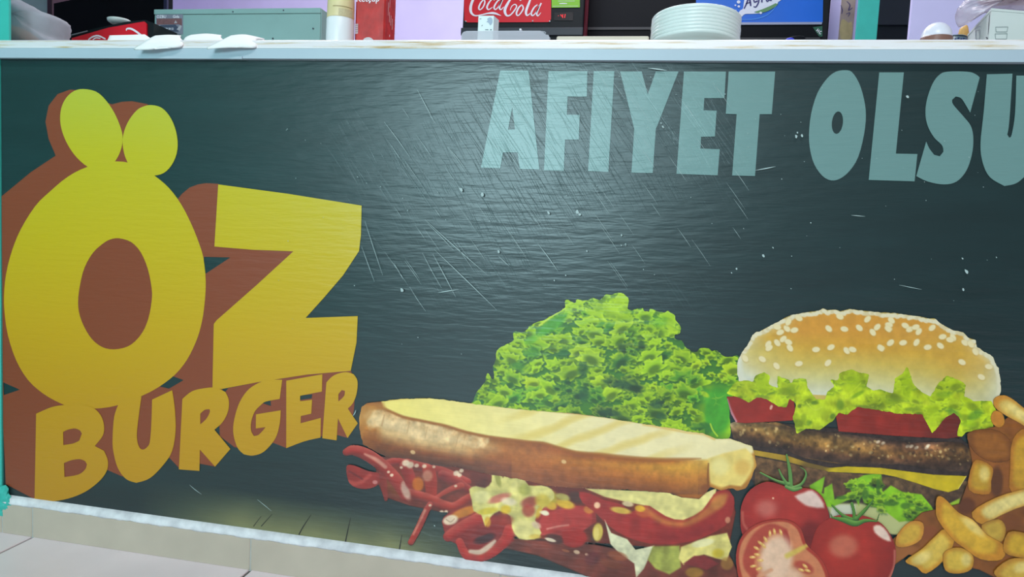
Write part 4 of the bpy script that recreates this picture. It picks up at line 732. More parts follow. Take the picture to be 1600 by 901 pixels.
for s_ in [[(1236, 762, 7), (1234, 735, 6), (1229, 710, 3)], [(1232, 756, 6), (1212, 750, 4), (1188, 738, 3)], [(1230, 756, 5), (1222, 744, 4), (1217, 733, 2.5)], [(1240, 762, 7), (1252, 756, 5), (1259, 744, 4), (1258, 735, 2.5), (1250, 729, 1.6)], [(1228, 760, 5), (1240, 765, 6), (1252, 762, 4)]]:
    L.line(s_, (86, 138, 74), so=1.2, add=True, hi=(140, 182, 120), lo=(46, 92, 44))
ink('tomato_stalk', L, t1)
t2 = empty('printed_tomato'); t2.parent = bn; t2.location = -Vector(bn.location); t2['label'] = 'whole tomato beside the fries'
L = Layer(1264, 796, 1406, 950)
L.poly([(1282, 818), (1304, 806), (1326.6, 803), (1353, 806), (1377.6, 817.6), (1393, 837.6), (1400.5, 862), (1397, 888), (1386, 912), (1364, 934), (1330, 944), (1296, 934), (1272, 905), (1266, 865), (1272, 835)], (154, 40, 38), 1, sm=3); shine(L, 1326, 858, 76, 76, (162, 44, 38), (126, 32, 32))
L.poly([(1365, 822), (1375, 820), (1386, 830), (1392, 845), (1380, 842), (1367, 832)], (224, 208, 216), 2.5, .92, False, sm=2).blob(1318, 853, 22, 18, (188, 112, 98), 0, .75, .7).line([(1398, 860), (1397, 884), (1388, 906)], (196, 126, 120), .7, 3, w=3.5)
L.grain(12, .08, 24); ink('tomato_skin', L, t2)
L = Layer(1294, 778, 1380, 826)
for s_ in [[(1334, 812, 6), (1316, 804, 5), (1300, 789, 3)], [(1335, 810, 6), (1334, 798, 5), (1331, 786, 5)], [(1338, 810, 6), (1350, 798, 6), (1364, 782, 2.5)], [(1300, 808, 3), (1318, 812, 8), (1336, 818, 9), (1352, 813, 6), (1370, 814, 3)], [(1300, 808, 2), (1298, 802, 1.6)], [(1370, 814, 2), (1374, 802, 1.6)]]:
    L.line(s_, (72, 128, 50), so=1.2, add=True, hi=(116, 166, 86), lo=(34, 78, 40))
ink('tomato_stalk', L, t2)
t3 = empty('printed_tomato'); t3.parent = bn; t3.location = -Vector(bn.location); t3['label'] = 'half tomato showing its cut face'
L = Layer(1146, 804, 1302, 960)
L.poly([(1150, 880), (1152.5, 851), (1164.4, 830), (1184, 817), (1209, 810.6), (1233, 812), (1251, 824), (1257.6, 842), (1262, 852), (1280, 868), (1291, 886), (1296, 906), (1288, 936), (1260, 952), (1190, 950), (1160, 920)], (158, 52, 44), 1, sm=3)
L.poly([(1155, 880), (1157, 853), (1168, 834), (1186, 821), (1209, 815), (1231, 816), (1246, 827), (1253, 845), (1259, 857), (1276, 872), (1286, 889), (1290, 906), (1283, 930), (1258, 945), (1192, 944), (1166, 916)], (196, 124, 96), 1.6, 1, False, sm=3)
L.line([(1226, 830, 10), (1205, 826, 17), (1187, 838, 20), (1175, 858, 20), (1170, 880, 18), (1180, 900, 12)], (164, 62, 56), .9, 4).blob(1229, 842, 5, 15, (152, 50, 50), -12, .9, .5).blob(1256, 886, 16, 9, (164, 66, 58), 25, .9, .5).blob(1200, 902, 12, 6, (166, 66, 60), -30, .8, .6)
L.blob(1213, 872, 25, 36, (224, 194, 188), 10, .95, .5).blob(1228, 905, 28, 20, (222, 190, 184), 0, .85, .7).line([(1230, 868, 8), (1246, 860, 8), (1260, 852, 6)], (206, 186, 92), .85, 4).line([(1185, 900, 6), (1205, 890, 6)], (206, 150, 130), .8, 3)
for x, y, g in [(1210, 830, 80), (1203, 833, 90), (1220, 831, 70), (1196, 842, 60), (1188, 848, 40), (1182, 856, 30), (1183, 866, 10), (1176, 870, 0), (1188, 875, 0), (1177, 884, -10), (1186, 888, -20), (1193, 852, 50), (1252, 890, 20), (1262, 891, 20), (1258, 884, 40)]: L.blob(x, y, 5, 2.2, (214, 172, 104), g, .95, .6).blob(x+.6, y-.6, 2, 1, (240, 214, 170), g, .7, .6)
L.grain(10, .07, 26); ink('tomato_cut_face', L, t3)

# scratches and chipped spots in the print ----------------------------
m_chip = mat('chipped_vinyl', (168, 186, 186), .5, .4)
yo = nexty(); sts = []
for a, b, w in [((664, 343), (760, 428), 1.0), ((668, 349), (708, 390), .7), ((678, 389), (776, 484), 1.0), ((676, 396), (712, 464), .8), ((615, 411), (630, 436), 1.0), ((684, 457), (717, 452), 1.6), ((779, 400), (796, 416), .8), ((840, 380), (872, 424), 1.), ((717, 385), (748, 385), .7), ((1012, 106), (1042, 110), 2.), ((1180, 266), (1212, 260), 1.6), ((296, 757), (315, 772), .8), ((402, 780), (424, 798), .7), ((556, 640), (551, 650), 1.4), ((640, 448), (665, 486), .5), ((660, 395), (690, 450), .5), ((570, 345), (598, 430), .6), ((565, 385), (585, 440), .6), ((1330, 336), (1352, 338), 1.), ((1405, 445), (1440, 452), .8), ((652, 140), (676, 185), .7), ((600, 190), (640, 245), .6), ((700, 230), (726, 262), .6)]:
    m_ = ((a[0]+b[0])/2+rng.uniform(-1, 1), (a[1]+b[1])/2); sts.append([(a[0], a[1], .2), (m_[0], m_[1], w), (b[0], b[1], .2)])
for _ in range(70):
    x, y = rng.uniform(600, 1150), rng.uniform(100, 420); n_ = rng.uniform(15, 60)
    sts.append([(x, y, .1), (x+n_*.33, y+n_*.46, rng.uniform(.25, .5)), (x+n_*.64, y+n_*.92, .1)])
o = strokes('scratch_marks', sts, m_chip, yo, bn, 4); o['kind'] = 'stuff'
v, f = [], []
for (x, y, r) in [(720, 296, 4), (754, 304, 4), (857, 332, 3.4), (902, 331, 4), (906, 335, 3), (628, 453, 3.6), (779, 393, 2.6), (1036, 198, 2.4), (1033, 192, 1.5), (971, 383, 1.4), (978, 383, 1.6), (866, 438, 1.6), (884, 430, 1.6), (917, 392, 1.6), (971, 367, 2), (978, 382, 2), (1510, 424, 4), (1504, 404, 2), (1505, 452, 2.4), (1193, 399, 3), (1151, 420, 2), (1143, 426, 1.4), (1208, 387, 1.8), (1267, 348, 1.4), (1162, 357, 1.2), (1557, 402, 1.6), (1418, 151, 3), (1244, 213, 3), (1246, 207, 2), (1253, 212, 3.5), (679, 821, 1.4), (1447, 313, 1.)]+[(rng.uniform(430, 1580), rng.uniform(110, 560), rng.uniform(.5, 1.1)) for _ in range(90)]:
    if 740 < x < 1160 and y > 450 or x > 1140 and y > 470: continue
    k = len(v); n_ = 7; g = rng.uniform(0, 6)
    for i in range(n_):
        q = r*rng.uniform(.55, 1.1); a = g+2*math.pi*i/n_; v.append(W(x+q*.75*math.cos(a)+.3*q*math.sin(a), y+q*math.sin(a), yo-.0001))
    f.append(tuple(range(k+n_-1, k-1, -1)))
o = mesh('chip_marks', v, f, m_chip, bn); o['kind'] = 'stuff'

# ------------------------------------------------------------------ behind the counter
def P3(px, py, Y): return Vector(W(px, py, Y))
def extr(name, pts, Y0, Y1, m, parent=None, zb=None):
    """straight prism: front outline traced at depth Y0 (py None = stands at height zb), pushed back to Y1"""
    q = []
    for x, y in pts:
        w = W(x, 62 if y is None else y, Y0); q.append((w[0], zb if y is None else w[2]))
    v2, f2 = tri(q); k = len(v2); v = [(a, Y0, b) for a, b in v2]+[(a, Y1, b) for a, b in v2]; f = [t[::-1] if False else t for t in f2]+[tuple(i+k for i in t[::-1]) for t in f2]
    n = len(q); b0 = len(v); v += [(a, Y0, b) for a, b in q]+[(a, Y1, b) for a, b in q]
    f += [(b0+i, b0+(i+1) % n, b0+n+(i+1) % n, b0+n+i) for i in range(n)]
    o = mesh(name, v, f, m, parent); bm = bmesh.new(); bm.from_mesh(o.data); bmesh.ops.remove_doubles(bm, verts=bm.verts, dist=1e-5); bmesh.ops.recalc_face_normals(bm, faces=bm.faces); bm.to_mesh(o.data); bm.free(); return o
def puff(name, pts, Y, depth, m, parent=None, n=7, wob=0., zb=None):
    """rounded soft body whose outline is traced at depth Y"""
    q = crom([np.array([W(a, b, Y)[0], W(a, b, Y)[2]]) for a, b in pts], 4); q = np.array(q)
    if zb is not None: q[:, 1] = np.maximum(q[:, 1], zb)
    c = q.mean(0); k = len(q); v, f = [], []
    angs = [math.pi*(i/(2*n)) for i in range(2*n+1)]
    for i, a in enumerate(angs):
        s_ = math.sin(a)**.6 if 0 < i < 2*n else .02; yy = -math.cos(a)*depth
        for j, p in enumerate(q):
            t = c+(p-c)*s_; d = wob*(math.sin(j*1.7+i*2.3)+math.sin(j*.61-i*1.1)); v.append((t[0]+d*.5, Y+yy+d, t[1]+(d*.5 if s_ < .9 else 0)))
    for i in range(2*n):
        for j in range(k): f.append((i*k+j, i*k+(j+1) % k, (i+1)*k+(j+1) % k, (i+1)*k+j))
    f.append(tuple(range(k-1, -1, -1))); f.append(tuple(2*n*k+j for j in range(k)))
    return mesh(name, v, f, m, parent, True)
def vprism(name, plan, z0_, z1_, m, parent=None, top=1.):
    c = np.mean(np.array(plan), 0); k = len(plan); v = [(p[0], p[1], z0_) for p in plan]+[(c[0]+(p[0]-c[0])*top, c[1]+(p[1]-c[1])*top, z1_) for p in plan]
    f = [(i, (i+1) % k, k+(i+1) % k, k+i) for i in range(k)]+[tuple(range(k-1, -1, -1)), tuple(range(k, 2*k))]
    return mesh(name, v, f, m, parent)
def X(px, Y): return W(px, 31, Y)[0]
def Zp_(px, py, Y): return W(px, py, Y)[2]
m_black = mat('black_plastic', (12, 13, 20), .5, .25, noise=.2, nscale=20)
m_dark = mat('near_black_matte', (12, 14, 21), .75, .15, noise=.3, nscale=12)  # one near-black for cabinet bodies and the dark bottle's cap
m_red = mat('red_sign_face', (208, 6, 34), .35, .5, noise=.04, nscale=20)
m_white = mat('white_print', (232, 226, 236), .5, .4, noise=.02)
m_metal = mat('pale_green_sheet_metal', (134, 166, 164), .45, .5, noise=.05, nscale=14)
m_metald = mat('dark_steel_rivet', (62, 68, 82), .5, .5, noise=.1)
m_glass = mat('dark_glass', (11, 12, 19), .5, .12)
m_paper = mat('white_napkin_paper', (240, 240, 240), .85, .2, noise=.02, nscale=60, bump=.05)
m_china = mat('white_china', (218, 228, 226), .25, .5, noise=.015)

# room pieces behind
o = box('wall_right', (X(1423, 1.5), 1.5, 0), (4.2, 1.52, 2.8), m_lav); tag(o, kind='structure'); recentre(o)
o = box('trim_2', (X(1341, 1.65), 1.65, 0), (X(1372, 1.65), 1.675, 2.8), m_teal); tag(o, kind='structure'); recentre(o)
o = box('wall_back', (X(1296, 2.35), 2.35, 0), (X(1352, 2.35), 2.47, 2.8), m_lav); tag(o, kind='structure'); recentre(o)
do = box('unlit_doorway_1', (X(1362, 2.6), 2.6, 0), (X(1450, 2.6), 2.66, 2.05), mat('doorway_painted_dark', (26, 34, 38), .6, .3, noise=.2)); tag(do, kind='structure')  # slab filling an unlit doorway; its darkness is put into the colour
box('doorway_upper_band', (X(1366, 2.6), 2.585, 1.78), (X(1446, 2.6), 2.6005, 2.0), mat('doorway_band_dark_grey', (52, 58, 64), .6, .3), do, .004)
po = empty('wall_poster', P3(1322, 62, 2.345)); tag(po, 'narrow brown and cream poster on the lavender wall beside the blue fridge', 'poster')
box('sheet', (X(1312, 2.35), 2.345, Zp_(1322, 64, 2.345)), (X(1334, 2.35), 2.3505, Zp_(1322, -40, 2.345)), mat('poster_print', (158, 140, 132), .6, .3, noise=.28, nscale=9), po)
strokes('printed_drawing', [[(1314, 8, 1), (1316, 16, 2), (1315, 22, 1)], [(1323, 2, 1), (1328, 8, 2), (1326, 16, 2), (1332, 12, 1)], [(1322, 22, 1), (1328, 20, 1.5), (1325, 26, 1)]], mat('purple_ink', (84, 70, 110), .6), 2.3445, po)
flat('printed_shape', [(1313, 60), (1314, 34), (1319, 30), (1326, 36), (1331, 34), (1330, 60)], mat('ochre_ink', (186, 166, 118), .6, noise=.15, nscale=30), 2.3444, po, smooth=2)

# red branded drinks fridge
Yf = 2.0; xa, xb = X(723, Yf), X(912, Yf)
fg = empty('drinks_fridge', ((xa+xb)/2, Yf+.3, 0)); tag(fg, 'black drinks fridge with a red lettered sign and red number display', 'fridge')
box('body', (xa, Yf, .0), (xb, Yf+.18, 2.0), m_black, fg, .006)
flat('sign', [(724.5, -60), (861, -60), (861, 30), (857, 34.5), (730, 35), (725.5, 32)], m_red, Yf-.004, fg)
k = lambda L_: [[(x/7.619+720, y/7.619, w/7.619) for x, y, w in s] for s in L_]
strokes('sign_lettering', k([[(230, -90, 10), (190, -60, 20), (145, 0, 28), (118, 80, 32), (124, 150, 28), (170, 186, 16), (240, 178, 13), (320, 160, 18), (400, 158, 26), (482, 188, 3)],
    [(278, -8, 13), (240, 30, 17), (214, 90, 19), (228, 116, 14), (262, 88, 14), (286, 30, 17), (278, -8, 13)], [(400, 4, 12), (380, -10, 12), (345, 18, 17), (312, 82, 22), (330, 114, 15), (376, 86, 7)],
    [(470, -8, 12), (432, 20, 16), (396, 84, 19), (412, 114, 14), (448, 80, 12), (476, 30, 12), (492, -10, 12)], [(508, -30, 20), (468, 60, 22), (462, 100, 20), (480, 114, 13), (512, 80, 6)],
    [(660, -60, 9), (610, -30, 16), (560, 40, 28), (524, 120, 33), (544, 182, 22), (590, 178, 16), (648, 110, 15), (664, 70, 14), (640, 52, 11), (604, 78, 10), (588, 124, 7)],
    [(728, 56, 14), (690, 90, 18), (662, 156, 20), (678, 186, 14), (712, 158, 14), (744, 100, 17), (728, 56, 14)], [(880, -70, 10), (850, -50, 14), (806, 50, 26), (776, 140, 28), (790, 184, 18), (836, 150, 7)],
    [(912, 56, 13), (872, 90, 17), (838, 158, 19), (856, 186, 14), (892, 152, 12), (920, 100, 11), (936, 60, 10)], [(958, 36, 16), (912, 130, 22), (904, 170, 19), (920, 188, 13), (954, 150, 5)], [(700, 0, 6), (712, 8, 6), (722, -6, 6)]]), m_white, Yf-.006, fg, 5)
for x, y in [(728, 33.5), (770, 34), (832.5, 33), (859, 33.5)]:
    c_ = W(x, y, Yf-.005); box('screw', (c_[0]-.003, Yf-.009, c_[2]-.003), (c_[0]+.003, Yf-.003, c_[2]+.003), mat('bright_screw', (200, 196, 200), .3, .5, .8), fg, .001)
flat('sticker', [(861.5, -50), (906, -50), (906, 11.5), (862, 12)], mat('green_sticker', (128, 186, 36), .5), Yf-.004, fg)
strokes('sticker_lettering', [[(874, 5.6, 1), (880, 5.4, 1.6), (886, 5.6, 1)], [(872, 1.8, .5), (898, 1.6, .5)], [(864, 9.8, .4), (903, 9.4, .4)]], m_white, Yf-.005, fg)
m_led = mat('red_led', (255, 40, 50), .4, emit=1.3)
strokes('number_display', [[(876.4, 22.4, 1), (877, 24.8, 1), (879.2, 25, 1)], [(879.6, 22.2, 1), (879, 28, 1)], [(883.2, 22, 1), (882.2, 27.8, 1)], [(872, 24.6, .6), (873, 24.6, .8)]], m_led, Yf-.006, fg, 3)
flat('display_window', [(866, 19.5), (896, 19), (895, 32), (866, 32)], mat('display_black', (30, 16, 22), .25), Yf-.003, fg)
strokes('maker_badge', [[(867.5+3.8*i, 47, 1.2), (867.7+3.8*i, 51.5, 1.2)] for i in range(6)]+[[(867, 47, .7), (890, 46.6, .7)], [(867, 52, .7), (890, 51.6, .7)]], mat('grey_badge', (112, 112, 122), .5), Yf-.003, fg, 2)
box('door_rail', (xa-.004, Yf-.012, Zp_(800, 46, Yf)-.03), (xb+.001, Yf-.001, Zp_(800, 44, Yf)), mat('charcoal_rail', (40, 42, 52), .4), fg, .003)
v = [(xb+.002, Yf+.005, 1.52), (xb+.002, Yf+.165, 1.52), (xb+.002, Yf+.165, 1.95), (xb+.002, Yf+.005, 1.95)]; mesh('side_graphic', v, [(0, 1, 2, 3)], mat('dark_red_graphic', (112, 26, 44), .4, noise=.15), fg)
v, f = [], []
for i in range(13):
    t = i/12; yy = Yf+.02+.07*math.sin(t*math.pi); zz = 1.56+.3*t; v += [(xb+.0035, yy, zz), (xb+.0035, yy+.008, zz)]
    if i: f.append((2*i-2, 2*i-1, 2*i+1, 2*i))
mesh('side_graphic_line', v, f, mat('pale_pink_line', (170, 110, 130), .5), fg)
# black glass cabinet between the fridges
Yg = 2.3; gx0, gx1 = X(913, Yg), X(1090, Yg)
gc = empty('glass_cabinet', ((gx0+gx1)/2, Yg+.2, 0)); tag(gc, 'black glass-fronted cabinet between the red and blue fridges', 'cabinet')
box('body', (gx0, Yg+.012, 0), (gx1, Yg+.5, 2.0), m_dark, gc, .004); box('door_glass', (gx0+.02, Yg+.003, .2), (gx1-.02, Yg+.0118, 1.95), m_glass, gc, .001)
for zz in (1.52, 1.68): box('shelf', (gx0+.02, Yg-.004, zz), (gx1-.02, Yg+.0028, zz+.012), mat('dim_shelf_edge', (38, 36, 42), .5), gc)
box('door_frame', (gx0, Yg-.006, .1), (gx0+.019, Yg+.011, 2.0), m_black, gc, .002)
# blue yoghurt-drink fridge
xa, xb = X(1086, Yf), X(1296, Yf)
bf = empty('drinks_fridge', ((xa+xb)/2, Yf+.3, 0)); tag(bf, 'black drinks fridge with a blue header and white splash emblem', 'fridge')
box('body', (xa, Yf, .0), (xb, Yf+.28, 2.0), m_black, bf, .006)
flat('sign', [(1087.5, -60), (1287, -60), (1285.5, 35), (1087.5, 36)], mat('blue_sign_face', (4, 96, 202), .35, noise=.08, nscale=6), Yf-.004, bf)
box('sign_strip', (X(1087, Yf), Yf-.012, Zp_(1180, 40, Yf)), (X(1284, Yf), Yf-.003, Zp_(1180, 36, Yf)), mat('silver_strip', (150, 152, 178), .4, metal=.3), bf, .001)
flat('emblem', [(1157.6, 27), (1154, 21), (1157, 16), (1161, 13), (1163, 0), (1170, -20), (1230, -26), (1226, -6), (1216, 3), (1205, 8.4), (1190, 15), (1178, 19), (1190, 20.5), (1176, 21.5), (1164, 22)], mat('emblem_white', (214, 214, 230), .5), Yf-.006, bf, smooth=3)
flat('emblem_leaf', [(1180, 18.6), (1192, 14), (1205, 8.4), (1215, 3.6), (1214, 8), (1204, 15), (1194, 19), (1184, 20)], mat('emblem_green', (92, 136, 88), .5), Yf-.007, bf, smooth=3)
mn = mat('emblem_navy', (44, 36, 110), .5)
strokes('emblem_lettering', [[(1162.5, 13.4, 1.6), (1167, 4, 2.4), (1170, -6, 2.4)], [(1170, -6, 2), (1172, 2, 2.8), (1173, 9, 2.4)], [(1165.5, 5.6, 1.4), (1172, 3.6, 1.6)], [(1178, -4, 2), (1178.6, 3, 2.2), (1184, 1, 2)], [(1186.5, -6, 2), (1185, 4, 2.2), (1181, 10.6, 1.8), (1177.4, 10, 1.4)], [(1190.6, -6, 2), (1190.4, 3.4, 2.4)], [(1190.6, -2, 1.6), (1194.5, -5, 1.8)], [(1202, -5, 2), (1197.6, -2, 2), (1198.6, 2, 2), (1203, -1, 2)], [(1203.6, -6, 2), (1203.6, 0, 2.2), (1206, .2, 1.4)], [(1210, -8, 2), (1210, -2, 2)], [(1210, -6, 1.6), (1214, -8, 1.8), (1215.6, -3, 2)]], mn, Yf-.0078, bf, 4)
for i, (x, y, r) in enumerate([(1154, 3, 2.6), (1149, 8.2, 1.3), (1154.4, 10, 1.8), (1149.8, 16, .8), (1149.6, 20, .7), (1213.6, 4, 1.8), (1188.6, 20, 1.9)]):
    flat('emblem_drop', [(x+r*1.1*math.cos(a), y+r*math.sin(a)) for a in [2*math.pi*j/10 for j in range(10)]], MATS['emblem_white'], Yf-.0072, bf)
strokes('emblem_ring', [[(1158, 30.4, .5), (1180, 29.6, .7), (1200, 22.6, .7), (1214, 8, .5)]], mat('emblem_ring_blue', (90, 160, 226), .5), Yf-.0068, bf, 6)
box('door_glass', (X(1092, Yf), Yf-.006, .25), (X(1284, Yf), Yf-.0005, Zp_(1180, 41, Yf)), m_glass, bf, .001)
box('shelf', (X(1092, Yf), Yf-.0085, Zp_(1150, 59.5, Yf)-.01), (X(1283, Yf), Yf-.0062, Zp_(1150, 59.5, Yf)), MATS['dim_shelf_edge'], bf)
flat('door_label', [(1270, 42.5), (1285, 40.5), (1285, 57), (1280, 57)], mat('dark_green_label', (24, 84, 62), .5), Yf-.0075, bf)
strokes('door_label_lettering', [[(1275.4, 48.6, .9), (1278.6, 44.8, .9)], [(1277.6, 50.6, .9), (1280.6, 46.6, .9)], [(1276.8, 46.8, .8), (1279.2, 48.8, .8)], [(1284, 49.2, .9), (1282.2, 48.8, .9), (1280, 51.6, .9), (1281.4, 53.2, .9), (1282.8, 52.4, .9)]], m_white, Yf-.0085, bf, 3)
Yb = .42; c_ = W(1245, 60, Yb); c2 = W(1234.5, 60, Yb-.05)
bo = empty('bottle', (c_[0], Yb, TOPZ)); tag(bo, 'dark round bottle standing on the worktop below the blue fridge header', 'bottle')
lathe('body', [(.002, 0), (.023, .001), (.024, .004), (.024, .085), (.017, .104), (.0165, .106), (.002, .1065)], (c_[0], Yb, TOPZ), m_black, bo, 24)
lathe('cap', [(.002, 0), (.0175, .0003), (.0175, .0075), (.016, .009), (.002, .0092)], (c_[0], Yb, TOPZ+.1063), m_dark, bo, 24)
b2 = empty('bottle', (c2[0], Yb-.05, TOPZ)); tag(b2, 'slim royal blue bottle standing beside the dark round bottle', 'bottle'); mrb = mat('royal_blue_plastic', (36, 46, 200), .4)
lathe('body', [(.001, 0), (.0105, .0005), (.011, .003), (.011, .078), (.007, .086), (.001, .0862)], (c2[0], Yb-.05, TOPZ), mrb, b2, 18)
lathe('cap', [(.001, 0), (.0085, .0003), (.0085, .0125), (.006, .0145), (.001, .015)], (c2[0], Yb-.05, TOPZ+.0858), mrb, b2, 18)

# left: pale cabinet, dark cooler, tilted red front
lc = empty('pale_cabinet', P3(50, 62, 1.25)); lc.location.z = 0; tag(lc, 'pale grey-green cabinet with a maroon edge standing behind the plastic bag', 'cabinet')
box('body', (X(-60, 1.25), 1.25, 0), (X(75, 1.25), 1.6, 2.1), mat('pale_grey_green', (168, 186, 188), .5, noise=.06), lc, .004); box('edge_strip', (X(74.5, 1.25)+.001, 1.245, 0), (X(83, 1.25), 1.6, 2.1), mat('maroon_strip', (62, 26, 44), .5), lc, .003)
dc = empty('cooler_cabinet', P3(170, 62, 1.0)); dc.location.z = 0; tag(dc, 'dark cooler cabinet with a slanting top beside the maroon-edged cabinet', 'cabinet')
extr('body', [(84, None), (84, 5.5), (115, -1), (263, -34), (263, None)], 1.05, 1.075, m_dark, dc, zb=0.); box('side_post', (X(258, 1.05), 1.04, 0), (X(263.5, 1.05), 1.0495, 1.66), mat('navy_post', (44, 46, 84), .5), dc, .002)
tc = empty('drinks_crate', P3(165, 62, .33)); tc.location.z = TOPZ; tag(tc, 'low black drinks box with a slanting red front and white script', 'box')
extr('body', [(91, None), (91, 58.5), (146, 45), (200, 33.5), (226, 31), (240, 36), (240, None)], .30, .385, m_black, tc, zb=TOPZ)
extr('red_front', [(112, None), (112, 59.5), (170, 43), (225, 33.5), (229, 37), (229.5, None)], .296, .2999, m_red, tc, zb=TOPZ+.002)
for st_ in [[(197.4, 48, 1), (198.4, 45, 2.6), (205, 45, 3), (213, 49.4, 3), (221, 55.6, 3)], [(138, 62, 2), (145, 57.4, 2.6), (154, 56, 2.6), (165, 61, 2)], [(145, 62, 1.6), (150, 59.2, 2), (157, 60, 1.6)]]:
    strokes('white_script', [st_], m_white, .2952, tc, 5)
extr('grey_rim', [(100, 56.6), (120, 51.6), (136, 47.6), (136, 48.8), (120, 53), (100, 58)], .2935, .2955, mat('grey_rim', (120, 124, 132), .5), tc)
dsh = lathe('small_dish', [(.001, 0), (.018, .0005), (.0255, .006), (.0265, .0115), (.0255, .0122), (.002, .0118)], (W(186, 40, .345)[0], .345, Zp_(186, 38.5, .345)), m_china, None, 28); tag(dsh, 'small white dish on the slanting black drinks box', 'dish'); recentre(dsh)
bgm = mat('frosted_plastic', (176, 180, 190), .6, .25, alpha=.66, noise=.06, nscale=40)
pb = empty('plastic_bag', P3(50, 62, .13)); pb.location.z = TOPZ; tag(pb, 'frosted plastic bag holding bread next to the teal wall', 'bag')
puff('film', [(18, 75), (18, 40), (17, 4), (22, -4), (40, 7), (65, 18), (86, 25.5), (93, 32), (92, 46), (89, 60), (87, 75)], .13, .06, bgm, pb, wob=.0012, zb=TOPZ)
puff('bread_roll', [(20, 70), (20, 46), (27, 42), (38, 48), (50, 58), (55, 70)], .12, .035, mat('bread_crust', (190, 150, 112), .7, noise=.15, nscale=40), pb, zb=TOPZ+.001)

# pale green metal box with sticker
Ym = .40; bx0, bx1 = W(241.5, 40, Ym)[0], W(500.5, 40, Ym)[0]; zt = 1.193
mb = empty('metal_box', ((bx0+bx1)/2, Ym+.02, TOPZ)); tag(mb, 'pale green sheet metal box with a small dark sticker behind the napkins', 'box')
box('body', (bx0, Ym, TOPZ), (bx1, Ym+.035, zt-.013), m_metal, mb, .0012); box('lid', (bx0-.001, Ym-.002, zt-.0125), (bx1+.0005, Ym+.036, zt), m_metal, mb, .0015)
box('side_plate', (bx1+.0007, Ym+.001, TOPZ), (bx1+.0025, Ym+.034, zt-.004), m_metal, mb)
for x, y in [(364, 18.4), (443, 16.2), (281, 55.6), (426, 60), (489, 44.5)]:
    c_ = W(x, y, Ym-.002); box('rivet', (c_[0]-.0016, Ym-.0034, c_[2]-.0016), (c_[0]+.0016, Ym+.0005, c_[2]+.0016), m_metald, mb, .0006)
ys = Ym-.0006
flat('sticker', [(243.4, 20.8), (286, 20.4), (286, 53.6), (243.4, 54.6)], mat('sticker_grey', (126, 126, 142), .5), ys, mb)
flat('sticker_band', [(245, 29.2), (284, 28.6), (284.4, 40), (279, 38), (245, 38.6)], mat('sticker_brown', (118, 76, 80), .5, noise=.2, nscale=200), ys-.0003, mb)
flat('sticker_panel', [(247, 45), (251, 39.4), (274, 38.4), (280, 44), (279, 49.6), (248, 49.4)], mat('sticker_navy', (62, 68, 92), .5), ys-.0004, mb)
text('sticker_lettering', 'OZBU', (244.6, 28.2), 4.6, ys-.0005, m_white, mb, bold=.03); text('sticker_lettering', 'Gida', (270, 28), 4.4, ys-.0005, m_white, mb, bold=.02)
text('sticker_lettering', '239 58 52', (256.6, 46.4), 3., ys-.0007, m_white, mb, bold=.03)
for p_ in ([(272, 36.4), (274.4, 31.6), (277, 36)], [(245, 42.4), (245.4, 39.6), (250, 39.4), (249.6, 42.4)], [(276, 46), (281, 39.6), (284, 40.6), (280.6, 48)]): flat('sticker_picture', p_, mat('sticker_pale', (176, 170, 178), .5), ys-.0006, mb)

# sauces
Yb = .26; rr = (W(552, 40, Yb)[0]-W(512, 40, Yb)[0])/2; c_ = ((W(512, 40, Yb)[0]+W(552, 40, Yb)[0])/2, Yb+.0)
sb = empty('sauce_bottle', (c_[0], c_[1], TOPZ)); tag(sb, 'white squeeze bottle with a cream upper half beside the red sauce pouch', 'bottle')
zc = Zp_(532, 24, Yb-rr)-TOPZ
lathe('lower_body', [(.001, 0), (rr-.003, .0005), (rr, .004), (rr, zc-.002), (rr-.0006, zc)], (*c_, TOPZ), mat('white_plastic', (236, 238, 242), .35, noise=.015), sb)
lathe('upper_body', [(rr-.0006, 0), (rr-.0004, .002), (rr-.0012, .04), (rr*.8, .075), (rr*.45, .09), (rr*.42, .10), (.001, .10)], (*c_, TOPZ+zc+.0002), mat('cream_plastic', (226, 208, 158), .4, noise=.04), sb)
lathe('cap', [(rr*.5, 0), (rr*.5, .012), (rr*.2, .03), (.001, .04)], (*c_, TOPZ+zc+.1), MATS['white_plastic'], sb, 24)
def curved(name, px0, px1, py0, py1, m, parent, r):
    v, f = [], []
    z0_, z1_ = Zp_(532, py1, Yb-r), Zp_(532, py0, Yb-r); xa_, xb_ = W(px0, 40, Yb-r)[0]-c_[0], W(px1, 40, Yb-r)[0]-c_[0]
    for i in range(11):
        x_ = max(min(xa_+(xb_-xa_)*i/10, r*.98), -r*.98); y_2 = -math.sqrt(r*r-x_*x_); v += [(c_[0]+x_, c_[1]+y_2, z0_), (c_[0]+x_, c_[1]+y_2, z1_)]
        if i: f.append((2*i-2, 2*i, 2*i+1, 2*i-1))
    return mesh(name, v, f, m, parent, True)
curved('label', 528, 550, 12, 23, mat('beige_label', (198, 184, 146), .5, noise=.1, nscale=300), sb, rr+.0004)
curved('label_line', 519, 549, 8, 9, mat('brown_line', (160, 140, 96), .5), sb, rr+.0002)
Yk = .27; zk = 1.34
pl = [(W(553.5, 40, Yk)[0], Yk+.006), (W(557, 40, Yk)[0], Yk), (W(599, 40, Yk)[0], Yk), (W(602, 40, Yk+.004)[0], Yk+.004), (W(617, 40, Yk+.07)[0], Yk+.07), (W(575, 40, Yk+.08)[0], Yk+.08)]
kp = empty('sauce_pouch', (pl[2][0], Yk+.03, TOPZ)); tag(kp, 'red sauce pouch with white lettering next to the white squeeze bottle', 'pouch')
mrd = mat('red_pouch_film', (180, 44, 42), .4, .5, noise=.22, nscale=45, bump=.15)
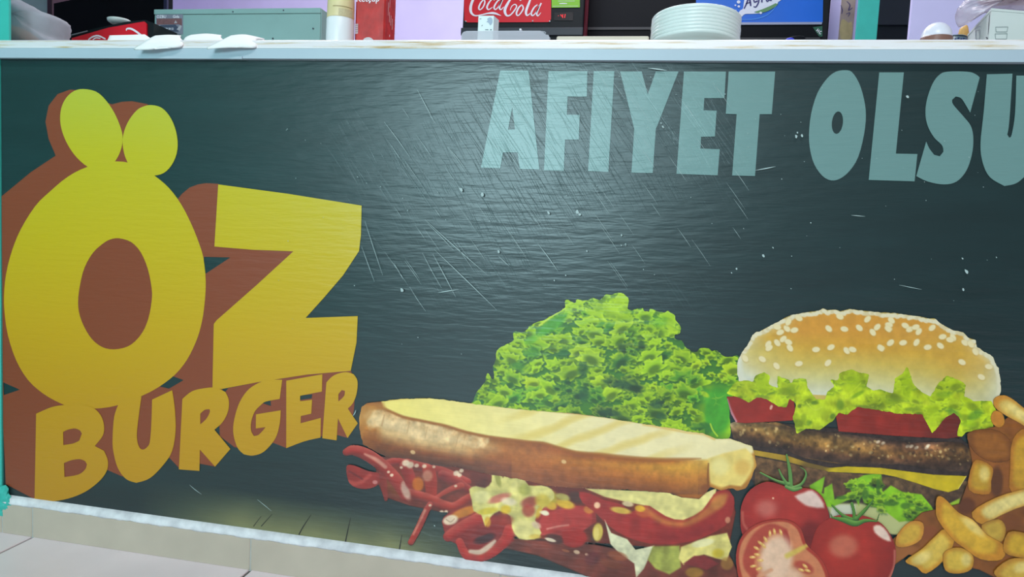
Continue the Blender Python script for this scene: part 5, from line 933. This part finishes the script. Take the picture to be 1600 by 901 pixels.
vprism('body', pl, TOPZ, 1.235, mrd, kp, 1.0); vprism('neck', pl, 1.2352, zk, mrd, kp, .82)
text('lettering', 'Ketçup', (556, 2.6), 10, Yk-.0006, m_white, kp, bold=.02)
flat('barcode', [(554.8, 37.4), (559.4, 37), (559.2, 52.4), (554.6, 53)], mat('barcode_grey', (196, 176, 180), .5), Yk-.0006, kp)
for i in range(4): flat('barcode_bar', [(555.2, 39+3.4*i), (558.9, 38.8+3.4*i), (558.9, 40+3.4*i), (555.2, 40.2+3.4*i)], mat('barcode_dark', (140, 120, 128), .5), Yk-.0009, kp)
flat('label_arc', [(567, 64), (569, 60), (575, 58), (580, 59.4), (584.6, 64), (584.6, 70), (567, 70)], mat('arc_grey', (206, 196, 200), .5), Yk-.0006, kp, smooth=2)
sv = []
a0, a1 = np.array(pl[3]), np.array(pl[4]); nn = np.array([a1[1]-a0[1], -(a1[0]-a0[0])]); nn = nn/np.linalg.norm(nn)*.0006
for (u, z0_, z1_, w_) in [(.2, 1.140, 1.168, .05), (.34, 1.128, 1.150, .05), (.5, 1.124, 1.146, .05), (.66, 1.118, 1.142, .05), (.34, 1.16, 1.215, .04), (.4, 1.098, 1.103, .08)]:
    q0 = a0+(a1-a0)*u+nn; q1 = a0+(a1-a0)*(u+w_)+nn; mesh('side_lettering', [(q0[0], q0[1], z0_), (q1[0], q1[1], z0_), (q1[0], q1[1], z1_), (q0[0], q0[1], z1_)], [(0, 1, 2, 3)], mat('pink_print', (226, 170, 170), .5), kp)

# clear tub, small carton, beige board
mcl = mat('clear_tub_plastic', (206, 206, 218), .2, .5, alpha=.5)
tb = empty('plastic_tub', P3(790, 64, .08)); tb.location.z = TOPZ; tag(tb, 'clear plastic tub lid standing on the worktop in front of the small carton', 'tub')
extr('shell', [(720, None), (720.6, 55), (724, 50), (729, 48.4), (844, 48), (850, 51), (852, 54), (857, 54.4), (862, None)], .05, .13, mcl, tb, zb=TOPZ)
strokes('rim_line', [[(722, 54, .8), (728, 49.6, 1.4), (760, 49, 1.4), (844, 49, 1.4), (852, 54, 1), (860, 60, .8)]], mcl, .0492, tb, 4)
box('tub_knob', (W(812, 48, .06)[0], .055, Zp_(813, 48.6, .06)), (W(815.4, 48, .06)[0], .065, Zp_(813, 45.6, .06)), mat('knob_white', (230, 230, 236), .4), tb, .001)
Yc = .15; cx0, cx1 = W(747, 40, Yc)[0], W(771, 40, Yc)[0]; zc = Zp_(760, 24.6, Yc)
ca = empty('small_carton', ((cx0+cx1)/2, Yc+.02, TOPZ)); tag(ca, 'small white carton with a blue-grey motif in front of the red sign', 'carton')
vprism('body', [(cx0, Yc), (cx1, Yc), (cx1+.004, Yc+.028), (cx0+.004, Yc+.028)], TOPZ, zc, mat('carton_white', (222, 234, 234), .5, noise=.03), ca)
flat('motif', [(761, 30), (765, 27), (769, 29), (769.4, 35), (766, 39.6), (764, 36), (760, 34), (762.6, 32)], mat('motif_grey', (160, 176, 196), .5), Yc-.0005, ca, smooth=2)
strokes('carton_lettering', [[(758, 46.4, .8), (763, 46.4, 1)], [(766, 46.4, 1.4), (768, 46.4, 1.6)], [(749, 30, .6), (752, 29, .8)], [(752.4, 40.6, .6), (754, 39, .8)]], mat('carton_ink', (70, 84, 96), .5), Yc-.0006, ca, 3)
Yd = .06; bd = box('cutting_board', (W(869.5, 58, Yd)[0], Yd, TOPZ), (W(1014, 58, Yd)[0], Yd+.10, Zp_(945, 56, Yd)), mat('beige_board', (206, 194, 178), .5, noise=.05, nscale=20), None, .0025); tag(bd, 'thin beige board lying on the worktop beside the stack of plates', 'board'); recentre(bd)

# stack of plates
Yp = .115; px0, px1 = W(1017.5, 40, Yp)[0], W(1158, 40, Yp)[0]; R = (px1-px0)/2; cx = (px0+px1)/2
prof = [(.001, .0), (R*.55, .0), (R*.58, .0012), (R*.60, .004), (R*.86, .0085), (R*.975, .0118), (R, .0135), (R, .0172), (R*.985, .0184), (R*.96, .0176), (R*.80, .0145), (R*.56, .0072), (R*.50, .0056), (.001, .0056)]
NP = 8
PZ = Zp_(1087, 48.5, Yp-R)-(.0128*math.cos(math.radians(4.2))+R*math.sin(math.radians(4.2))); print('plate base', PZ-TOPZ, PZ-TOPZ-R*.56*math.sin(math.radians(4.2)))
for i in range(NP):
    if i == 0: p0 = lathe('plate', prof, (0, 0, 0), m_china, None, 72); o = p0
    else: o = p0.copy(); C.objects.link(o)
    tl = math.radians(-4.2); o.rotation_euler = (tl, 0, 0); hh_ = .0061*i
    o.location = (cx+.0004*math.sin(i*2.1), Yp-hh_*math.sin(tl)+.0003*math.cos(i*1.7), PZ+hh_*math.cos(tl)); o['category'] = 'plate'; o['group'] = 'stacked white plates'
    o['label'] = ['lowest', 'second', 'third', 'fourth', 'fifth', 'sixth', 'seventh', 'topmost'][i]+(' plate of' if i in (0, 7) else ' plate from the bottom of')+' the white stack on the worktop'

# right-hand clutter
Yd = .19; rr2 = (W(1489, 50, Yd)[0]-W(1439, 50, Yd)[0])/2; c3 = ((W(1489, 50, Yd)[0]+W(1439, 50, Yd)[0])/2, Yd); zr = Zp_(1464, 53, Yd-rr2)
sp = empty('lidded_bowl', (*c3, TOPZ)); tag(sp, 'small brown bowl with a white domed lid beside the cartons', 'bowl')
lathe('bowl', [(.001, 0), (rr2*.7, .0), (rr2*.96, .03), (rr2, zr-TOPZ-.002), (rr2*.98, zr-TOPZ), (.001, zr-TOPZ)], (*c3, TOPZ), mat('brown_ceramic', (128, 92, 82), .35, noise=.1, nscale=50), sp, 40)
lathe('lid', [(rr2*.97, 0.0002)]+[(rr2*.95*math.cos(a), .0006+(Zp_(1464, 36, Yd)-zr)*math.sin(a)) for a in [math.pi/2*i/10 for i in range(10)]]+[(.001, .0006+(Zp_(1464, 36, Yd)-zr))], (*c3, zr), mat('white_lid', (222, 222, 234), .3, noise=.02), sp, 40)
Ye = .27; c4 = W(1490.5, 58, Ye); rr3 = (W(1510.5, 58, Ye)[0]-W(1471, 58, Ye)[0])/2
gl = empty('patterned_cup', (c4[0], Ye, TOPZ)); tag(gl, 'blue and white patterned cup behind the lidded bowl', 'cup')
hz = Zp_(1493, 53.4, Ye-rr3)-TOPZ
lathe('body', [(.001, 0), (rr3*.8, 0), (rr3, .01), (rr3, hz-.002), (rr3*.96, hz), (rr3*.9, hz-.004), (.001, hz-.02)], (c4[0], Ye, TOPZ), mat('cup_pale_blue', (126, 146, 160), .25, noise=.1, nscale=60), gl, 36)
for a in range(-7, 8):
    t = math.radians(-90+a*13); q = (c4[0]+(rr3+.0004)*math.cos(t), Ye+(rr3+.0004)*math.sin(t)); cz = TOPZ+hz-.0075-(a % 2)*.0015
    lathe('dot', [(.0002, -.0018), (.0014, -.001), (.0017, 0), (.0014, .001), (.0002, .0018)], (q[0], q[1], cz), mat('cup_navy', (42, 50, 120), .4), gl, 8)
lathe('rim_band', [(rr3+.0003, 0), (rr3+.0006, .0008), (rr3+.0003, .0022)], (c4[0], Ye, TOPZ+hz-.0035), mat('cup_dark', (40, 56, 66), .4), gl, 36)
og = puff('orange_packet', [(1498, 66), (1499, 47), (1505, 41), (1511, 40), (1513, 52), (1513, 66)], .33, .008, mat('orange_film', (216, 168, 96), .5, noise=.12, nscale=50), None, zb=TOPZ); tag(og, 'small orange packet leaning beside the white carton', 'packet'); recentre(og)
cb2 = [(W(1547, 40, .10)[0], .10), (W(1680, 40, .14)[0], .14), (W(1690, 40, .34)[0], .34), (W(1514, 40, .25)[0], .25)]
zt2 = Zp_(1560, 13, .10)
wc = empty('white_carton', (cb2[0][0]+.05, .2, TOPZ)); tag(wc, 'white cardboard carton with two small cup symbols at the end of the worktop', 'carton')
mcb = mat('white_cardboard', (206, 214, 212), .7, .3, noise=.03, nscale=12); vprism('body', cb2, TOPZ, zt2-.004, mcb, wc)
cc_ = np.mean(np.array(cb2), 0); vprism('flap', [(cc_[0]+(p[0]-cc_[0])*1.01, cc_[1]+(p[1]-cc_[1])*1.01) for p in cb2], zt2-.0038, zt2, mcb, wc)
def onface(name, sts, p, q, m):
    p, q = np.array(p), np.array(q); d = q-p; nn_ = np.array([d[1], -d[0]]); nn_ = nn_/np.linalg.norm(nn_)*.0006
    v, f = [], []
    for s_ in sts:
        L_, R_ = ribbon(s_, 2); b = len(v)
        for a, c in zip(L_, R_):
            for w_ in (a, c):
                # ray of the pixel meets the carton's own face plane
                dr = AF+AR*(w_[0]-800)/FPX-AU*(w_[1]-450.5)/FPX; n2 = np.array([d[1], -d[0], 0]); t_ = ((p[0]-CAM[0])*n2[0]+(p[1]-CAM[1])*n2[1])/(dr@n2); P_ = CAM+t_*dr
                v.append((P_[0]+nn_[0], P_[1]+nn_[1], P_[2]))
        for i in range(len(L_)-1): f.append((b+2*i, b+2*i+1, b+2*i+3, b+2*i+2))
    return mesh(name, v, f, m, wc)
mi = mat('grey_symbol_ink', (140, 152, 152), .6)
def loop(p, w): return [[(a[0], a[1], w), (b[0], b[1], w)] for a, b in zip(p, p[1:]+p[:1])]
for p_ in ([(1555.4, 42.4), (1574.6, 42.2), (1573, 50), (1556, 50)], [(1554.4, 53), (1573.4, 52.6), (1572.4, 61), (1555.4, 61)]): onface('cup_symbol', loop(p_, .9), cb2[0], cb2[1], mi)
onface('box_symbol', [[(1524, 46, .8), (1529, 41.6, .8), (1533, 42, .8)]]+loop([(1525, 48), (1531.6, 46.6), (1531, 61), (1525, 61)], .7), cb2[3], cb2[0], mat('faint_ink', (168, 170, 182), .6))
onface('dark_mark', [[(1541, 58, 1), (1543, 59.4, 2), (1542.6, 61.4, 1)], [(1546.6, 22, .5), (1545.6, 36, .8), (1544.4, 54, .5)]], cb2[3], cb2[0], mat('dark_mark_grey', (70, 72, 80), .7))  # dark blot, and a thin dark line along the carton's corner edge
fb = empty('plastic_bag', P3(1560, 5, .22)); fb.location.z = zt2; tag(fb, 'clear crumpled plastic bag with pink contents on the white carton', 'bag')
puff('film', [(1500, 40), (1495, 28), (1495, 18), (1502, 8), (1512, -4), (1530, -16), (1600, -24), (1680, -10), (1680, 6), (1600, 6), (1572, 10), (1548, 14), (1530, 20), (1512, 36)], .17, .035, mat('clear_pink_film', (214, 200, 216), .18, .6, alpha=.55, noise=.05, nscale=40), fb, wob=.0028)
puff('pink_contents', [(1532, 4), (1530, -6), (1545, -14), (1640, -14), (1650, 2), (1600, 4), (1560, 6)], .175, .024, mat('pink_packet', (214, 164, 178), .5, noise=.08, nscale=30), fb, wob=.001)

# napkins over the worktop edge
def sheet_(rows, nu=10, nv=6, th=.0016):
    R_ = [crom([np.array(W(*c)) for c in r], nu//max(1, len(r)-1), False) for r in rows]; k = min(len(r) for r in R_)
    cols = [crom([R_[j][i] for j in range(len(R_))], nv, False) for i in range(k)]; h = len(cols[0]); v = [tuple(p) for c in cols for p in c]; n = len(v)
    v += [(p[0], p[1]+.0003, p[2]-th) for p in v]; f = []
    for i in range(k-1):
        for j in range(h-1): a = i*h+j; f += [(a, a+1, a+h+1, a+h), (n+a, n+a+h, n+a+h+1, n+a+1)]
    bd_ = [i*h for i in range(k)]+[(k-1)*h+j for j in range(1, h)]+[i*h+h-1 for i in range(k-2, -1, -1)]+[j for j in range(h-2, 0, -1)]
    for a, b in zip(bd_, bd_[1:]+bd_[:1]): f.append((a, b, n+b, n+a))
    return v, f
nap = [('white paper napkin lying flat beside the red-fronted drinks box', [[(168, 62.5, .018), (204, 62, .018), (238, 61.5, .018)], [(170, 58, .045), (204, 56.5, .045), (232, 57.5, .045)], [(171, 55.2, .075), (200, 54.4, .075), (226, 53.6, .075)]], .0025),
 ('white paper napkin curling over the worktop edge below the dark sticker', [[(209, 75.4, -.034), (232, 75.2, -.034), (252, 73.4, -.028)], [(222, 67, -.020), (248, 66.5, -.020), (268, 67, -.018), (285, 70, -.016)], [(238, 57.5, .03), (262, 55.5, .03), (284, 57, .03)], [(243, 55.5, .06), (264, 54.2, .06), (286, 55.4, .06)]], .003),
 ('white paper napkin folded on the worktop between the two curling napkins', [[(286, 64.5, .012), (315, 64, .012), (352, 64, .012)], [(290, 58, .04), (318, 56, .04), (345, 58, .04)], [(298, 54.4, .07), (322, 52.4, .07), (346, 54.6, .07)]], .003),
 ('white paper napkin curling over the worktop edge nearest the squeeze bottle', [[(323, 74.4, -.034), (345, 72.6, -.034), (368, 71, -.030)], [(334, 68.4, -.022), (360, 66, -.022), (384, 67, -.020), (400, 72, -.016)], [(352, 59.5, .02), (376, 57, .02), (404, 61, .02)], [(361, 55.2, .055), (384, 53.8, .055), (418, 61.5, .055)]], .003)]
for lab, rows, th in nap:
    v, f = sheet_(rows, th=th); o = mesh('paper_napkin', v, f, m_paper, None, True); tag(o, lab, 'napkin', 'napkins on the worktop edge'); recentre(o)
